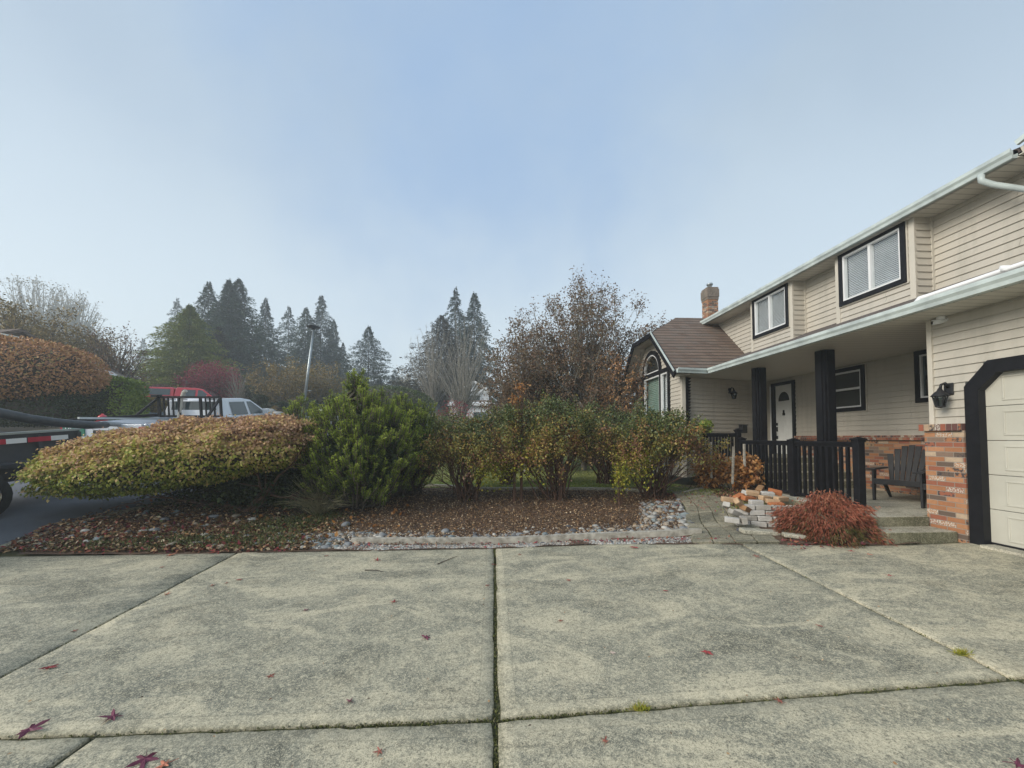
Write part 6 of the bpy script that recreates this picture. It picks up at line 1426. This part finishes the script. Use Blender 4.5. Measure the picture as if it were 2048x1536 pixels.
# ------------------------------------------------------------ neighbour houses
def gable_house(name, label, x, y_ridge, y_eave, Y, wpx, depth, wallm, roofm, rz=0, gable_front=False, wins=()):
    a = at(x, y_ridge, Y); e = at(x, y_eave, Y).z; z0 = H(a.x, Y)-.5; hw = wpx/2*Y/F_PX; t = thing(name, (a.x, Y, z0), label, 'house', None, rz); ez = e-z0; rz_ = a.z-z0
    m = MB(); m.box(-hw*.93, hw*.93, -depth*.93, depth*.93, 0, ez)
    if gable_front: m.prism([(-hw*.93, ez), (hw*.93, ez), (0, rz_-.05)], lambda u, v, d: (u, d, v), -depth*.93, depth*.93)
    else: m.prism([(-depth*.93, ez), (depth*.93, ez), (0, rz_-.05)], lambda u, v, d: (d, u, v), -hw*.93, hw*.93)
    m.build('wall', wallm, t); r_ = MB()
    if gable_front:
        for s_ in (-1, 1): slabpoly(r_, [(s_*hw*1.03, -depth, ez-.1), (0, -depth, rz_), (0, depth, rz_), (s_*hw*1.03, depth, ez-.1)], .14)
    else:
        for s_ in (-1, 1): slabpoly(r_, [(-hw, s_*depth*1.05, ez-.1), (hw, s_*depth*1.05, ez-.1), (hw, 0, rz_), (-hw, 0, rz_)], .14)
    r_.build('roof', roofm, t)
    m = MB()
    if gable_front:
        for s_ in (-1, 1): m.beam((s_*hw*1.04, -depth-.02, ez-.16), (0, -depth-.02, rz_-.07), .06, .22)
    m.beam((-hw, -depth*1.06, ez-.16), (hw, -depth*1.06, ez-.16), .06, .18); m.build('fascia', M_white, t)
    for (u0, u1, v0, v1) in wins:
        f = MB(); f.box(u0-.08, u1+.08, -depth*.93-.06, -depth*.93+.02, v0-.08, v1+.08); fo = f.build('window', M_white, t)
        q = MB(); q.box(u0, u1, -depth*.93-.08, -depth*.93-.05, v0, v1); q.build('pane', M_cglass, fo)
    return t
M_wwall = pm('white stucco', (.62, .64, .66), (.56, .58, .60), 2, .7)
M_tanw = pm('taupe wall', (.26, .22, .17), (.22, .19, .15), 2, .7)
gable_house('neighbour_house', 'low house with brown shingle roof behind the burnt orange tree at the left', -110, 662, 745, 17.5, 330, 3.6, M_tanw, M_shingle, rz=R(-8))
gable_house('neighbour_house', 'grey gabled roof peeking over the clipped green hedge', 232, 740, 760, 21, 60, 2.4, M_tanw, M_shgrey, rz=R(25), gable_front=True)
m = MB(); m.beam(at(-40, 658, 15.6), at(97, 688, 15.9), .07, .05); tag(m.build('ridge_flashing', M_gut), 'pale metal roof flashing running above the burnt orange tree', 'flashing')
w_ = gable_house('neighbour_house', 'white two storey house with small gable beyond the bare grey trees', 950, 768, 784, 38, 60, 2.2, M_wwall, M_shgrey, gable_front=True, wins=((-.55, .55, 2.6, 3.5),))
b_ = at(935, 800, 60); m = MB(); hx = 3.8; 
gable_house('neighbour_house', 'lower front wing of the white house, just above the roses', 942, 800, 809, 36, 84, 1.6, M_wwall, M_shgrey, wins=((.3, 1.4, 1.2, 2.),))
# distant wooded rise, very faint
rng = np.random.default_rng(200); Ps = []
for k in range(120):
    x = rng.uniform(-110, 60); y = rng.uniform(112, 150); z0 = H(x, y); h = rng.uniform(7, 11)
    n = 200; f = rng.random(n); a = rng.uniform(0, 6.28, n); r_ = (1-f)*h*.28; Ps.append(np.column_stack([x+r_*np.cos(a), y+r_*np.sin(a), z0+f*h]))
P = np.concatenate(Ps); o = leaves('distant_woods', P, rng.normal(size=P.shape), 1.2, .8, F_fir2, rng.random(len(P)), None, rng); o['kind'] = 'stuff'

# ------------------------------------------------------------ haze
hz_ = MB(); hz_.box(-170, 170, -25, 175, -1.4, 36); s = NT('haze air'); s.t.nodes.remove(s.b); vol = s.n('ShaderNodeVolumePrincipled'); vol.inputs['Color'].default_value = (.86, .93, .99, 1); vol.inputs['Density'].default_value = .0031; vol.inputs['Anisotropy'].default_value = .2
s.l(vol.outputs[0], s.out.inputs['Volume']); ho = hz_.build('haze', s.mat); ho['kind'] = 'stuff'
